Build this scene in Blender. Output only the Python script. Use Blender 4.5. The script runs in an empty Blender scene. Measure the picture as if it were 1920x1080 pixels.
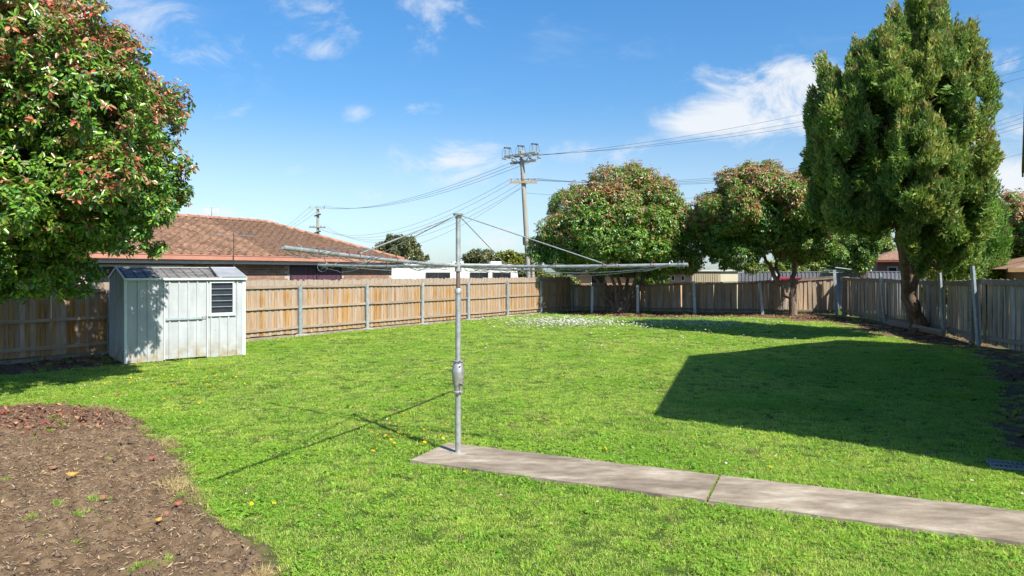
import bpy, math, random
import numpy as np
from mathutils import Vector, Matrix

sc = bpy.context.scene
C = sc.collection
R = math.radians

# ------------------------------------------------------------------ camera, sky, sun, exposure
CAM_H = 1.9
cam = bpy.data.cameras.new("camera")
cam.lens = 24.0; cam.sensor_width = 36.0
cam.shift_y = -30.0 / 1920.0
cam.clip_start = 0.05; cam.clip_end = 3000
cam_o = bpy.data.objects.new("camera", cam); C.objects.link(cam_o)
cam_o.location = (0, 0, CAM_H); cam_o.rotation_euler = (R(90), 0, 0)
sc.camera = cam_o

SUN_EL = R(45.5)
SUN_H = Vector((0.62, -0.785, 0)).normalized()
SUN_V = Vector((SUN_H.x * math.cos(SUN_EL), SUN_H.y * math.cos(SUN_EL), math.sin(SUN_EL)))
sun = bpy.data.lights.new("sun", 'SUN'); sun.energy = 4.8; sun.angle = R(0.5); sun.color = (1.0, 0.94, 0.83)
sun_o = bpy.data.objects.new("sun", sun); C.objects.link(sun_o)
sun_o.rotation_euler = SUN_V.to_track_quat('Z', 'Y').to_euler(); sun_o.location = (20, -25, 40)

sc.view_settings.view_transform = 'Standard'; sc.view_settings.look = 'None'
sc.view_settings.gamma = 1.0; sc.view_settings.exposure = 0.9
sc.cycles.max_bounces = 6; sc.cycles.diffuse_bounces = 3; sc.cycles.glossy_bounces = 2; sc.cycles.transmission_bounces = 3; sc.cycles.transparent_max_bounces = 4

def N(nt, t, **kw):
    n = nt.nodes.new(t)
    for k, v in kw.items():
        setattr(n, k, v)
    return n

def sky_world():
    w = bpy.data.worlds.new("World"); sc.world = w; w.use_nodes = True
    nt = w.node_tree; nt.nodes.clear(); L = nt.links.new
    out = N(nt, 'ShaderNodeOutputWorld')
    sky = N(nt, 'ShaderNodeTexSky', sky_type='NISHITA', sun_disc=False)
    sky.sun_elevation = SUN_EL; sky.sun_rotation = math.atan2(SUN_H.x, SUN_H.y)
    sky.air_density = 1.0; sky.dust_density = 0.6; sky.ozone_density = 2.2
    hs = N(nt, 'ShaderNodeHueSaturation'); hs.inputs['Saturation'].default_value = 1.38
    L(sky.outputs[0], hs.inputs['Color'])
    b1 = N(nt, 'ShaderNodeBackground'); b1.inputs[1].default_value = 0.112; L(hs.outputs[0], b1.inputs[0])
    b2 = N(nt, 'ShaderNodeBackground'); b2.inputs[0].default_value = (0.93, 0.96, 1.0, 1); b2.inputs[1].default_value = 0.53
    tc = N(nt, 'ShaderNodeTexCoord'); sx = N(nt, 'ShaderNodeSeparateXYZ'); L(tc.outputs['Generated'], sx.inputs[0])
    def M(op, a, b=None, c=None):
        m = N(nt, 'ShaderNodeMath', operation=op)
        for i, v in enumerate((a, b, c)):
            if v is None: continue
            if isinstance(v, (int, float)): m.inputs[i].default_value = v
            else: L(v, m.inputs[i])
        return m.outputs[0]
    elr = M('ARCSINE', sx.outputs['Z'])
    def rng_(fa, fb, ta, tb):
        m = N(nt, 'ShaderNodeMapRange', interpolation_type='SMOOTHSTEP')
        for k_, v_ in (('From Min', fa), ('From Max', fb), ('To Min', ta), ('To Max', tb)): m.inputs[k_].default_value = v_
        L(elr, m.inputs[0]); return m.outputs[0]
    # the air near the horizon is milky, higher up it is a cleaner blue
    L(rng_(0.0, .26, .75, 1.33), hs.inputs['Saturation']); L(rng_(0.0, .42, .68, .94), hs.inputs['Value']); 
    tint = N(nt, 'ShaderNodeMix', data_type='RGBA', blend_type='MULTIPLY'); L(rng_(0.0, .2, 1.0, 0.0), tint.inputs[0]); tint.inputs[7].default_value = (.80, .97, 1.12, 1); L(hs.outputs[0], tint.inputs[6]); L(tint.outputs[2], b1.inputs[0])
    az = M('ARCTAN2', sx.outputs['X'], sx.outputs['Y']); el = M('ARCSINE', sx.outputs['Z'])
    # streaky cloud noise in azimuth / elevation
    cb = N(nt, 'ShaderNodeCombineXYZ'); L(az, cb.inputs[0]); L(el, cb.inputs[1])
    def noise(scl, detail, rough, stretch):
        mp = N(nt, 'ShaderNodeMapping'); mp.inputs['Scale'].default_value = stretch
        mp.inputs['Rotation'].default_value = (0, 0, -0.3 if stretch[1] > 1.5 else 0)
        L(cb.outputs[0], mp.inputs[0])
        n = N(nt, 'ShaderNodeTexNoise'); n.inputs['Scale'].default_value = scl
        n.inputs['Detail'].default_value = detail; n.inputs['Roughness'].default_value = rough
        n.inputs['Distortion'].default_value = 0.6
        L(mp.outputs[0], n.inputs['Vector']); return n.outputs[0]
    nA = noise(9.0, 12, 0.66, (1, 1.7, 1)); nB = noise(4.5, 9, 0.64, (1, 2.4, 1))
    total = None
    def aeof(px, py):
        x, z = (px - 960) / 1280, (510 - py) / 1280
        return math.atan2(x, 1), math.atan2(z, math.hypot(x, 1))
    #        px    py   wx   wy  strength
    clouds = [(1440, 190, 150, 62, 1.25), (1330, 225, 90, 42, 1.0), (1500, 160, 70, 40, 1.0), (1895, 350, 60, 45, 1.2), (870, 308, 135, 42, .80),
              (1150, 282, 150, 30, .55), (400, 90, 130, 44, .56), (585, 90, 60, 26, .58), (250, 30, 130, 66, .52),
              (740, 30, 200, 66, .56), (820, 70, 80, 40, .46), (620, 20, 120, 40, .45), (690, 365, 40, 13, .7), (420, 408, 90, 22, .8), (930, 450, 110, 36, .72),
              (640, 212, 70, 18, .55), (800, 205, 60, 16, .45), (430, 205, 70, 30, .4), (560, 320, 60, 16, .4), (1895, 120, 60, 24, .6),
              (960, 478, 500, 40, .42), (2350, 200, 260, 90, 1.0), (-500, 150, 300, 90, .8)]
    for px, py, wx, wy, s in clouds:
        a0, e0 = aeof(px, py)
        wa, we = wx / 1280, wy / 1280
        dx = M('DIVIDE', M('SUBTRACT', az, a0), wa); dy = M('DIVIDE', M('SUBTRACT', el, e0), we)
        r2 = M('ADD', M('MULTIPLY', dx, dx), M('MULTIPLY', dy, dy))
        g = M('MULTIPLY', M('EXPONENT', M('MULTIPLY', r2, -0.8)), s)
        total = g if total is None else M('MAXIMUM', total, g)
    # thin scattered cloud in the rest of the sky, out of the picture too
    rest = M('MULTIPLY', M('SUBTRACT', nB, 0.55), 1.2)
    v = M('ADD', total, M('MULTIPLY', M('SUBTRACT', nA, 0.54), 3.4))
    v = M('MULTIPLY', v, M('MINIMUM', M('MULTIPLY', total, 3.0), 1.0))
    mr = N(nt, 'ShaderNodeMapRange', interpolation_type='SMOOTHSTEP')
    mr.inputs['From Min'].default_value = 0.12; mr.inputs['From Max'].default_value = 1.05
    mr.inputs['To Max'].default_value = 0.92
    L(v, mr.inputs[0])
    mr2 = N(nt, 'ShaderNodeMapRange', interpolation_type='SMOOTHSTEP')
    mr2.inputs['From Min'].default_value = 0.0; mr2.inputs['From Max'].default_value = 0.5; mr2.inputs['To Max'].default_value = 0.35
    L(rest, mr2.inputs[0])
    thin = M('MULTIPLY', mr.outputs[0], M('MINIMUM', M('MULTIPLY_ADD', total, 1.25, .08), 1.0))
    mask = M('MAXIMUM', thin, mr2.outputs[0])
    mask = M('MULTIPLY', mask, M('GREATER_THAN', el, 0.0))
    mx = N(nt, 'ShaderNodeMixShader'); L(mask, mx.inputs[0]); L(b1.outputs[0], mx.inputs[1]); L(b2.outputs[0], mx.inputs[2])
    L(mx.outputs[0], out.inputs[0])
sky_world()

# ------------------------------------------------------------------ helpers
F_PX, HOR = 1280.0, 510.0
def gp(px, py, z=0.0):
    """ground point (height z) that stands at this place in the photograph"""
    Y = F_PX * (CAM_H - z) / (py - HOR)
    return ((px - 960) / F_PX * Y, Y)
def at(px, py, Y):
    return Vector(((px - 960) / F_PX * Y, Y, CAM_H + (HOR - py) * Y / F_PX))

def thing(name, label, cat, loc=(0, 0, 0), rotz=0.0, group=None):
    o = bpy.data.objects.new(name, None); C.objects.link(o)
    o.empty_display_size = 0.2
    o.location = loc; o.rotation_euler = (0, 0, rotz)
    tag(o, label, cat, group); return o
def tag(o, label=None, cat=None, group=None, kind=None):
    if label: o["label"] = label
    if cat: o["category"] = cat
    if group: o["group"] = group
    if kind: o["kind"] = kind
    return o
def link(name, me, parent=None, loc=None, rot=None, scale=None):
    o = bpy.data.objects.new(name, me); C.objects.link(o)
    if parent: o.parent = parent
    if loc is not None: o.location = loc
    if rot is not None: o.rotation_euler = rot
    if scale is not None: o.scale = scale
    return o
def np_mesh(name, V, F, mat=None, col=None, smooth=False, attrs=None):
    """V (n,3) array; F (m,3) or (m,4) array, or a list of arrays"""
    V = np.asarray(V, dtype=np.float32); Fs = F if isinstance(F, list) else [F]
    Fs = [np.asarray(f, dtype=np.int32) for f in Fs if len(f)]
    me = bpy.data.meshes.new(name)
    nl = sum(f.size for f in Fs); npoly = sum(len(f) for f in Fs)
    me.vertices.add(len(V)); me.vertices.foreach_set('co', V.ravel())
    me.loops.add(nl); me.loops.foreach_set('vertex_index', np.concatenate([f.ravel() for f in Fs]))
    tot = np.concatenate([np.full(len(f), f.shape[1], dtype=np.int32) for f in Fs])
    st = np.concatenate([[0], np.cumsum(tot)[:-1]]).astype(np.int32)
    me.polygons.add(npoly); me.polygons.foreach_set('loop_start', st)
    try: me.polygons.foreach_set('loop_total', tot)
    except Exception: pass
    if smooth: me.polygons.foreach_set('use_smooth', np.ones(npoly, dtype=bool))
    me.update(calc_edges=True); me.validate()
    if col is not None:
        a = me.attributes.new('col', 'FLOAT_COLOR', 'POINT')
        c4 = np.ones((len(V), 4), dtype=np.float32); c4[:, :3] = col
        a.data.foreach_set('color', c4.ravel())
    for k, v in (attrs or {}).items():
        a = me.attributes.new(k, 'FLOAT', 'POINT'); a.data.foreach_set('value', np.asarray(v, dtype=np.float32))
    if mat: me.materials.append(mat)
    return me

class MB:
    """collects simple shapes into one mesh"""
    def __init__(s): s.V = []; s.F = []
    def add(s, vs, fs):
        o = len(s.V); s.V += [tuple(v) for v in vs]; s.F += [tuple(i + o for i in f) for f in fs]; return s
    def box(s, x0, x1, y0, y1, z0, z1, M=None):
        vs = [Vector(p) for p in ((x0, y0, z0), (x1, y0, z0), (x1, y1, z0), (x0, y1, z0), (x0, y0, z1), (x1, y0, z1), (x1, y1, z1), (x0, y1, z1))]
        if M is not None: vs = [M @ v for v in vs]
        return s.add(vs, [(0, 3, 2, 1), (4, 5, 6, 7), (0, 1, 5, 4), (1, 2, 6, 5), (2, 3, 7, 6), (3, 0, 4, 7)])
    def beam(s, a, b, w, h):
        a, b = Vector(a), Vector(b); d = b - a; l = d.length; x = d.normalized()
        up = Vector((0, 0, 1)) if abs(x.z) < 0.95 else Vector((0, 1, 0))
        y = up.cross(x).normalized(); z = x.cross(y)
        M = Matrix(((x.x, y.x, z.x, a.x), (x.y, y.y, z.y, a.y), (x.z, y.z, z.z, a.z), (0, 0, 0, 1)))
        return s.box(0, l, -w / 2, w / 2, -h / 2, h / 2, M)
    def tube(s, pts, rad, n=8, caps=True):
        pts = [Vector(p) for p in pts]
        if not hasattr(rad, '__len__'): rad = [rad] * len(pts)
        vs = []; fs = []; prev = None
        for i, p in enumerate(pts):
            t = (pts[min(i + 1, len(pts) - 1)] - pts[max(i - 1, 0)]).normalized()
            if prev is None:
                r = Vector((0, 0, 1)) if abs(t.z) < 0.9 else Vector((1, 0, 0))
                a = t.cross(r).normalized()
            else:
                a = (prev - t * prev.dot(t)).normalized()
            prev = a; b = t.cross(a)
            for k in range(n):
                th = 2 * math.pi * k / n
                vs.append(p + (a * math.cos(th) + b * math.sin(th)) * rad[i])
        for i in range(len(pts) - 1):
            for k in range(n):
                k2 = (k + 1) % n
                fs.append((i * n + k, i * n + k2, (i + 1) * n + k2, (i + 1) * n + k))
        if caps:
            fs.append(tuple(range(n - 1, -1, -1))); fs.append(tuple((len(pts) - 1) * n + k for k in range(n)))
        return s.add(vs, fs)
    def lathe(s, prof, n=16, c=(0, 0, 0)):
        return s.tube_z([(r, z) for r, z in prof], n, c)
    def tube_z(s, prof, n, c):
        vs = []; fs = []
        for r, z in prof:
            for k in range(n):
                th = 2 * math.pi * k / n; vs.append((c[0] + r * math.cos(th), c[1] + r * math.sin(th), c[2] + z))
        m = len(prof)
        for i in range(m - 1):
            for k in range(n):
                k2 = (k + 1) % n; fs.append((i * n + k, i * n + k2, (i + 1) * n + k2, (i + 1) * n + k))
        fs.append(tuple(range(n - 1, -1, -1))); fs.append(tuple((m - 1) * n + k for k in range(n)))
        return s.add(vs, fs)
    def prism(s, poly, y0, y1):
        """poly of (x, z), extruded along y"""
        n = len(poly); vs = [(x, y0, z) for x, z in poly] + [(x, y1, z) for x, z in poly]
        fs = [tuple(range(n)), tuple(range(2 * n - 1, n - 1, -1))] + [(i, i + n, (i + 1) % n + n, (i + 1) % n) for i in range(n)]
        return s.add(vs, fs)
    def mesh(s, name, mat, smooth=False):
        me = bpy.data.meshes.new(name); me.from_pydata(s.V, [], s.F)
        if smooth:
            for p in me.polygons: p.use_smooth = True
            try: me.set_sharp_from_angle(angle=R(40))
            except Exception: pass
        me.update(); me.materials.append(mat); return me
    def build(s, name, mat, parent=None, loc=None, rot=None, smooth=False):
        return link(name, s.mesh(name, mat, smooth), parent, loc, rot)

# numpy value noise ---------------------------------------------------
def _h(ix, iy, iz, seed):
    n = (ix * 374761393 + iy * 668265263 + iz * 2147483647 + seed * 974711) & 0xffffffff
    n = ((n ^ (n >> 13)) * 1274126177) & 0xffffffff
    n = ((n ^ (n >> 16)) * 2246822519) & 0xffffffff
    return ((n ^ (n >> 15)) & 0xffff) / 65535.0
def vnoise(p, seed=0):
    p = np.asarray(p, dtype=np.float64)
    if p.shape[-1] == 2: p = np.concatenate([p, np.zeros(p.shape[:-1] + (1,))], -1)
    i = np.floor(p).astype(np.int64); f = p - i; f = f * f * (3 - 2 * f)
    out = 0
    for dx in (0, 1):
        for dy in (0, 1):
            for dz in (0, 1):
                w = (f[..., 0] if dx else 1 - f[..., 0]) * (f[..., 1] if dy else 1 - f[..., 1]) * (f[..., 2] if dz else 1 - f[..., 2])
                out = out + w * _h(i[..., 0] + dx, i[..., 1] + dy, i[..., 2] + dz, seed)
    return out
def fbm(p, seed=0, oct=3):
    p = np.asarray(p, dtype=np.float64); s = 0; a = .5; t = 0
    for k in range(oct):
        s = s + a * vnoise(p * 2 ** k + 17.3 * k, seed + k); t += a; a *= .5
    return s / t
def inpoly(P, poly):
    x, y = P[..., 0], P[..., 1]; c = np.zeros(x.shape, dtype=bool); n = len(poly)
    for i in range(n):
        x1, y1 = poly[i]; x2, y2 = poly[(i + 1) % n]
        if y1 == y2: continue
        k = ((y1 > y) != (y2 > y)) & (x < (x2 - x1) * (y - y1) / (y2 - y1) + x1)
        c ^= k
    return c
def polydist(P, poly):
    """signed distance, positive inside"""
    best = np.full(P.shape[:-1], 1e9); n = len(poly)
    for i in range(n):
        a = np.array(poly[i]); b = np.array(poly[(i + 1) % n]); ab = b - a
        t = np.clip(((P - a) @ ab) / max(ab @ ab, 1e-9), 0, 1)
        d = np.linalg.norm(P - (a + t[..., None] * ab), axis=-1); best = np.minimum(best, d)
    return np.where(inpoly(P, poly), best, -best)

# ------------------------------------------------------------------ materials
def new_mat(name):
    m = bpy.data.materials.new(name); m.use_nodes = True
    nt = m.node_tree; b = nt.nodes['Principled BSDF']; return m, nt, b, nt.links.new
def c4(c): return (c[0], c[1], c[2], 1.0)
def ramp(nt, stops):
    r = N(nt, 'ShaderNodeValToRGB'); e = r.color_ramp.elements
    while len(e) > 1: e.remove(e[-1])
    e[0].position = stops[0][0]; e[0].color = c4(stops[0][1])
    for p, c in stops[1:]:
        k = e.new(p); k.color = c4(c)
    return r
def pm(name, c1, c2, scale=4.0, rough=0.7, bump=0.0, bscale=None, metal=0.0, stretch=(1, 1, 1), rnd=0.0, detail=5, spec=0.5, mid=None, lo=.3, hi=.7, coords='Object'):
    m, nt, b, L = new_mat(name)
    tc = N(nt, 'ShaderNodeTexCoord'); mp = N(nt, 'ShaderNodeMapping'); mp.inputs['Scale'].default_value = stretch
    L(tc.outputs[coords], mp.inputs[0])
    oi = N(nt, 'ShaderNodeObjectInfo')
    if rnd > 0:
        ad = N(nt, 'ShaderNodeVectorMath', operation='SCALE'); ad.inputs[3].default_value = 37.0
        cx = N(nt, 'ShaderNodeCombineXYZ'); L(oi.outputs['Random'], cx.inputs[0]); L(oi.outputs['Random'], cx.inputs[2]); L(cx.outputs[0], ad.inputs[0])
        L(ad.outputs[0], mp.inputs['Location'])
    no = N(nt, 'ShaderNodeTexNoise'); no.inputs['Scale'].default_value = scale; no.inputs['Detail'].default_value = detail; no.inputs['Roughness'].default_value = .62
    L(mp.outputs[0], no.inputs['Vector'])
    st = [(lo, c1), (hi, c2)] if mid is None else [(lo, c1), ((lo + hi) / 2, mid), (hi, c2)]
    rp = ramp(nt, st); L(no.outputs[0], rp.inputs[0]); colr = rp.outputs[0]
    if rnd > 0:
        hv = N(nt, 'ShaderNodeHueSaturation'); mr = N(nt, 'ShaderNodeMapRange'); mr.inputs['To Min'].default_value = 1 - rnd; mr.inputs['To Max'].default_value = 1 + rnd
        L(oi.outputs['Random'], mr.inputs[0]); L(mr.outputs[0], hv.inputs['Value']); L(colr, hv.inputs['Color']); colr = hv.outputs[0]
    L(colr, b.inputs['Base Color'])
    b.inputs['Roughness'].default_value = rough; b.inputs['Metallic'].default_value = metal
    b.inputs['Specular IOR Level'].default_value = spec
    if bump:
        n2 = N(nt, 'ShaderNodeTexNoise'); n2.inputs['Scale'].default_value = bscale or scale * 4; n2.inputs['Detail'].default_value = 6
        L(mp.outputs[0], n2.inputs['Vector'])
        bp = N(nt, 'ShaderNodeBump'); bp.inputs['Strength'].default_value = bump; bp.inputs['Distance'].default_value = 0.02
        L(n2.outputs[0], bp.inputs['Height']); L(bp.outputs[0], b.inputs['Normal'])
    return m
def leaf_mat(name, rough=0.45, trans=0.35, spec=0.5, tint=(1, 1, 1), patch=0.0, pscale=.6):
    """colour from the per-leaf 'col' attribute; light passes through the leaf"""
    m, nt, b, L = new_mat(name)
    at_ = N(nt, 'ShaderNodeAttribute', attribute_name='col'); col = at_.outputs['Color']
    if patch:
        g = N(nt, 'ShaderNodeNewGeometry'); no = N(nt, 'ShaderNodeTexNoise'); no.inputs['Scale'].default_value = pscale; no.inputs['Detail'].default_value = 4
        L(g.outputs['Position'], no.inputs['Vector'])
        rp = ramp(nt, [(.33, (1 - patch * .9, 1 - patch * .6, 1 - patch * .9)), (.5, (1, 1, 1)), (.68, (1 + patch * .85, 1 + patch * .4, 1 + patch * .3))])
        L(no.outputs[0], rp.inputs[0])
        mu = N(nt, 'ShaderNodeMix', data_type='RGBA', blend_type='MULTIPLY'); mu.inputs[0].default_value = 1
        L(col, mu.inputs[6]); L(rp.outputs[0], mu.inputs[7]); col = mu.outputs[2]
    L(col, b.inputs['Base Color']); b.inputs['Roughness'].default_value = rough; b.inputs['Specular IOR Level'].default_value = spec
    tr = N(nt, 'ShaderNodeBsdfTranslucent'); hs = N(nt, 'ShaderNodeHueSaturation'); hs.inputs['Value'].default_value = 1.5; hs.inputs['Hue'].default_value = .492
    L(col, hs.inputs['Color']); L(hs.outputs[0], tr.inputs[0])
    mx = N(nt, 'ShaderNodeMixShader'); mx.inputs[0].default_value = trans
    L(b.outputs[0], mx.inputs[1]); L(tr.outputs[0], mx.inputs[2])
    L(mx.outputs[0], nt.nodes['Material Output'].inputs[0]); return m

def wood_mat(name, tones, grey, top_grey, rough=.82, zlo=1.1, zhi=1.6, rnd=.16):
    """paling wood: grain along z, board-to-board variation, weathered grey towards the top end"""
    m, nt, b, L = new_mat(name)
    tc = N(nt, 'ShaderNodeTexCoord'); oi = N(nt, 'ShaderNodeObjectInfo')
    cx = N(nt, 'ShaderNodeCombineXYZ'); L(oi.outputs['Random'], cx.inputs[0]); L(oi.outputs['Random'], cx.inputs[1]); L(oi.outputs['Random'], cx.inputs[2])
    scl = N(nt, 'ShaderNodeVectorMath', operation='SCALE'); scl.inputs[3].default_value = 41.0; L(cx.outputs[0], scl.inputs[0])
    mp = N(nt, 'ShaderNodeMapping'); mp.inputs['Scale'].default_value = (22, 22, 1.6); L(tc.outputs['Object'], mp.inputs[0]); L(scl.outputs[0], mp.inputs['Location'])
    g = N(nt, 'ShaderNodeTexNoise'); g.inputs['Scale'].default_value = 1.0; g.inputs['Detail'].default_value = 7; g.inputs['Roughness'].default_value = .65; g.inputs['Distortion'].default_value = .5
    L(mp.outputs[0], g.inputs['Vector'])
    rp = ramp(nt, tones); L(g.outputs[0], rp.inputs[0])
    hv = N(nt, 'ShaderNodeHueSaturation'); mr = N(nt, 'ShaderNodeMapRange'); mr.inputs['To Min'].default_value = 1 - rnd; mr.inputs['To Max'].default_value = 1 + rnd
    ms = N(nt, 'ShaderNodeMath', operation='FRACT'); m2 = N(nt, 'ShaderNodeMath', operation='MULTIPLY'); m2.inputs[1].default_value = 7.13
    L(oi.outputs['Random'], m2.inputs[0]); L(m2.outputs[0], ms.inputs[0])
    mr3 = N(nt, 'ShaderNodeMapRange'); mr3.inputs['To Min'].default_value = .55; mr3.inputs['To Max'].default_value = 1.25; L(ms.outputs[0], mr3.inputs[0]); L(mr3.outputs[0], hv.inputs['Saturation'])
    L(oi.outputs['Random'], mr.inputs[0]); L(mr.outputs[0], hv.inputs['Value']); L(rp.outputs[0], hv.inputs['Color'])
    # weathering mask
    n2 = N(nt, 'ShaderNodeTexNoise'); n2.inputs['Scale'].default_value = 1.0; n2.inputs['Detail'].default_value = 5
    mp2 = N(nt, 'ShaderNodeMapping'); mp2.inputs['Scale'].default_value = (14, 14, 3.0); L(tc.outputs['Object'], mp2.inputs[0]); L(scl.outputs[0], mp2.inputs['Location']); L(mp2.outputs[0], n2.inputs['Vector'])
    sp = N(nt, 'ShaderNodeSeparateXYZ'); L(tc.outputs['Object'], sp.inputs[0])
    mz = N(nt, 'ShaderNodeMapRange'); mz.inputs['From Min'].default_value = zlo; mz.inputs['From Max'].default_value = zhi; L(sp.outputs['Z'], mz.inputs[0])
    ad = N(nt, 'ShaderNodeMath', operation='MULTIPLY_ADD'); L(mz.outputs[0], ad.inputs[0]); ad.inputs[1].default_value = top_grey
    mm = N(nt, 'ShaderNodeMapRange'); mm.inputs['From Min'].default_value = .45; mm.inputs['From Max'].default_value = .7; mm.inputs['To Max'].default_value = .6; L(n2.outputs[0], mm.inputs[0]); L(mm.outputs[0], ad.inputs[2])
    ad.use_clamp = True
    mix = N(nt, 'ShaderNodeMix', data_type='RGBA'); L(ad.outputs[0], mix.inputs[0]); L(hv.outputs[0], mix.inputs[6]); mix.inputs[7].default_value = c4(grey)
    L(mix.outputs[2], b.inputs['Base Color']); b.inputs['Roughness'].default_value = rough; b.inputs['Specular IOR Level'].default_value = .25
    bp = N(nt, 'ShaderNodeBump'); bp.inputs['Strength'].default_value = .35; bp.inputs['Distance'].default_value = .006; L(g.outputs[0], bp.inputs['Height']); L(bp.outputs[0], b.inputs['Normal'])
    return m

M_ = {}
M_['paling'] = wood_mat('new_paling_wood', [(.25, (.17, .085, .034)), (.42, (.30, .172, .075)), (.55, (.365, .238, .125)), (.75, (.42, .305, .19))], (.31, .265, .225), .85)
M_['rail'] = pm('fence_rail_wood', (.24, .18, .125), (.38, .31, .24), 3, .85, .3, 40, stretch=(1, 9, 9), rnd=.12)
M_['old_paling'] = wood_mat('old_paling_wood', [(.25, (.17, .108, .068)), (.45, (.33, .242, .168)), (.6, (.45, .345, .25)), (.8, (.54, .435, .325))], (.40, .335, .27), .4, .9, .8, 1.5, .34)
M_['old_rail'] = pm('old_rail_wood', (.17, .13, .10), (.34, .28, .22), 3, .9, .4, 40, stretch=(1, 9, 9), rnd=.25)
M_['galv'] = pm('galvanised_steel', (.25, .31, .34), (.42, .49, .52), 9, .5, .05, 60, metal=.35, rnd=.12)
M_['galv_old'] = pm('dull_galvanised_pipe', (.25, .27, .275), (.47, .49, .49), 14, .4, .08, 80, metal=.4, mid=(.36, .38, .385))
M_['cast'] = pm('cast_aluminium', (.32, .32, .32), (.52, .51, .50), 30, .38, .15, 120, metal=.6)
M_['rust'] = pm('rusty_steel', (.06, .03, .02), (.20, .09, .045), 22, .85, .2, 90)
M_['rust_pipe'] = pm('rust_streaked_pipe', (.10, .065, .05), (.22, .17, .15), 18, .6, .1, 80, metal=.3, stretch=(1, 1, .25))
M_['wire'] = pm('line_wire', (.16, .17, .175), (.34, .35, .36), 30, .4, metal=.6)
M_['wire_dark'] = pm('power_cable', (.02, .022, .025), (.045, .047, .05), 30, .5)
M_['concrete_foot'] = pm('footing_concrete', (.19, .17, .145), (.36, .33, .29), 9, .9, .4, 40)
M_['brick'] = pm('brown_brick', (.19, .105, .07), (.35, .215, .145), 14, .9, .3, 60, rnd=.22)
M_['mortar'] = pm('mortar', (.36, .31, .26), (.47, .42, .36), 20, .95, .2, 80)
M_['tile'] = pm('roof_tile', (.12, .064, .038), (.27, .165, .105), 7, .85, .35, 50, rnd=.30, mid=(.19, .11, .068))
M_['ridge'] = pm('ridge_tile', (.26, .115, .07), (.36, .19, .125), 7, .85, .3, 50, rnd=.15)
M_['gutter'] = pm('terracotta_gutter', (.40, .18, .125), (.48, .235, .17), 3, .5)
M_['fascia'] = pm('pale_fascia', (.55, .53, .52), (.68, .66, .65), 4, .6)
M_['white'] = pm('white_paint', (.56, .56, .54), (.68, .68, .66), 3, .5)
M_['dark_glass'] = pm('dark_glass', (.012, .014, .016), (.03, .033, .036), 5, .22, spec=.5)
M_['curtain_glass'] = pm('curtained_window', (.045, .02, .035), (.13, .07, .09), 7, .25, stretch=(6, 6, .2))
M_['bark'] = pm('tree_bark', (.065, .048, .036), (.25, .19, .14), 9, .95, .8, 22, stretch=(1, 1, .28), mid=(.145, .108, .08))
M_['bark_red'] = pm('conifer_bark', (.075, .05, .036), (.29, .19, .13), 10, .95, .8, 22, stretch=(1, 1, .2), mid=(.17, .115, .08))
M_['pole_wood'] = pm('utility_pole_wood', (.20, .195, .165), (.40, .385, .335), 5, .9, .3, 30, stretch=(4, 4, .25))
M_['porcelain'] = pm('insulator', (.20, .23, .25), (.33, .37, .39), 10, .3)
M_['dark_metal'] = pm('dark_fitting', (.03, .03, .032), (.07, .07, .07), 20, .5, metal=.4)
M_['leaf'] = leaf_mat('photinia_leaf', .26, .27, .6)
M_['leaf_far'] = leaf_mat('broad_leaf', .32, .30, .55)
M_['conifer'] = leaf_mat('conifer_spray', .6, .25, .3)
M_['bloom'] = leaf_mat('petals', .8, .3, .2)
M_['grass'] = leaf_mat('grass_blade', .55, .45, .35, patch=.17, pscale=.9)
M_['litter'] = leaf_mat('dry_leaf', .8, .15, .25)

# ------------------------------------------------------------------ the yard: outlines on the ground
FU = np.array([.568, .823]); FU /= np.linalg.norm(FU)          # along the new paling fence
FN = np.array([-FU[1], FU[0]])                                  # away from the yard
F0 = np.array([-6.33, 20.3])                                    # the post at the shed side
def fp(s, d=0.0): p = F0 + FU * s + FN * d; return (float(p[0]), float(p[1]))
CORNER_L = fp(16.35); CORNER_R = (14.4, 30.4); RIGHT_END = (12.02, 15.55)
SHED_P = Vector((-8.01, 14.14)); SHED_A = math.atan2(1.55, 1.86); SHED_W, SHED_D = 2.42, 1.62
shx = (math.cos(SHED_A), math.sin(SHED_A)); shy = (-shx[1], shx[0])
def shp(a, b): return (SHED_P.x + shx[0] * a + shy[0] * b, SHED_P.y + shx[1] * a + shy[1] * b)
BED = [gp(*p) for p in ((-500, 772), (60, 763), (130, 765), (225, 772), (262, 800), (300, 835), (335, 868), (345, 905), (395, 955), (420, 985), (455, 1020), (500, 1062), (540, 1130), (620, 1250), (-700, 1250))]
LITTER = [gp(-420, 712), gp(-100, 704), gp(0, 702), gp(60, 700), gp(130, 692), gp(200, 686), shp(-.02, -.12), shp(-.02, SHED_D), shp(1.5, SHED_D), shp(1.5, SHED_D + .5), fp(-2.3, 0), fp(-13.5, 0)]
BACKBED = [fp(13.2, -.1), fp(13.6, -.75)] + [gp(*p) for p in ((1090, 593), (1150, 594), (1210, 596), (1300, 596.5), (1400, 595), (1450, 598), (1500, 603), (1560, 604), (1625, 623), (1665, 630), (1720, 643), (1790, 650), (1835, 668), (1866, 705), (1880, 748), (1864, 792), (1888, 828), (1925, 852), (2060, 862))] + [(7.2, 6.0), (12.0, 15.4), (12.6, 18.0), (13.4, 21.0), (14.5, 30.5), (3.0, 33.9)]
STRIP = [fp(-2.6, 0.02), fp(16.2, 0.02), fp(16.2, -.22), fp(7, -.2), fp(-2.6, -.16)]
PA, PB = np.array([-.706, 7.53]), np.array([4.03, 5.38])
PU = (PB - PA) / np.linalg.norm(PB - PA); PN = np.array([PU[1], -PU[0]]);
if PN[1] > 0: PN = -PN
PW = .77
def pp(s, d): q = PA + PU * s + PN * d; return (float(q[0]), float(q[1]))
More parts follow.
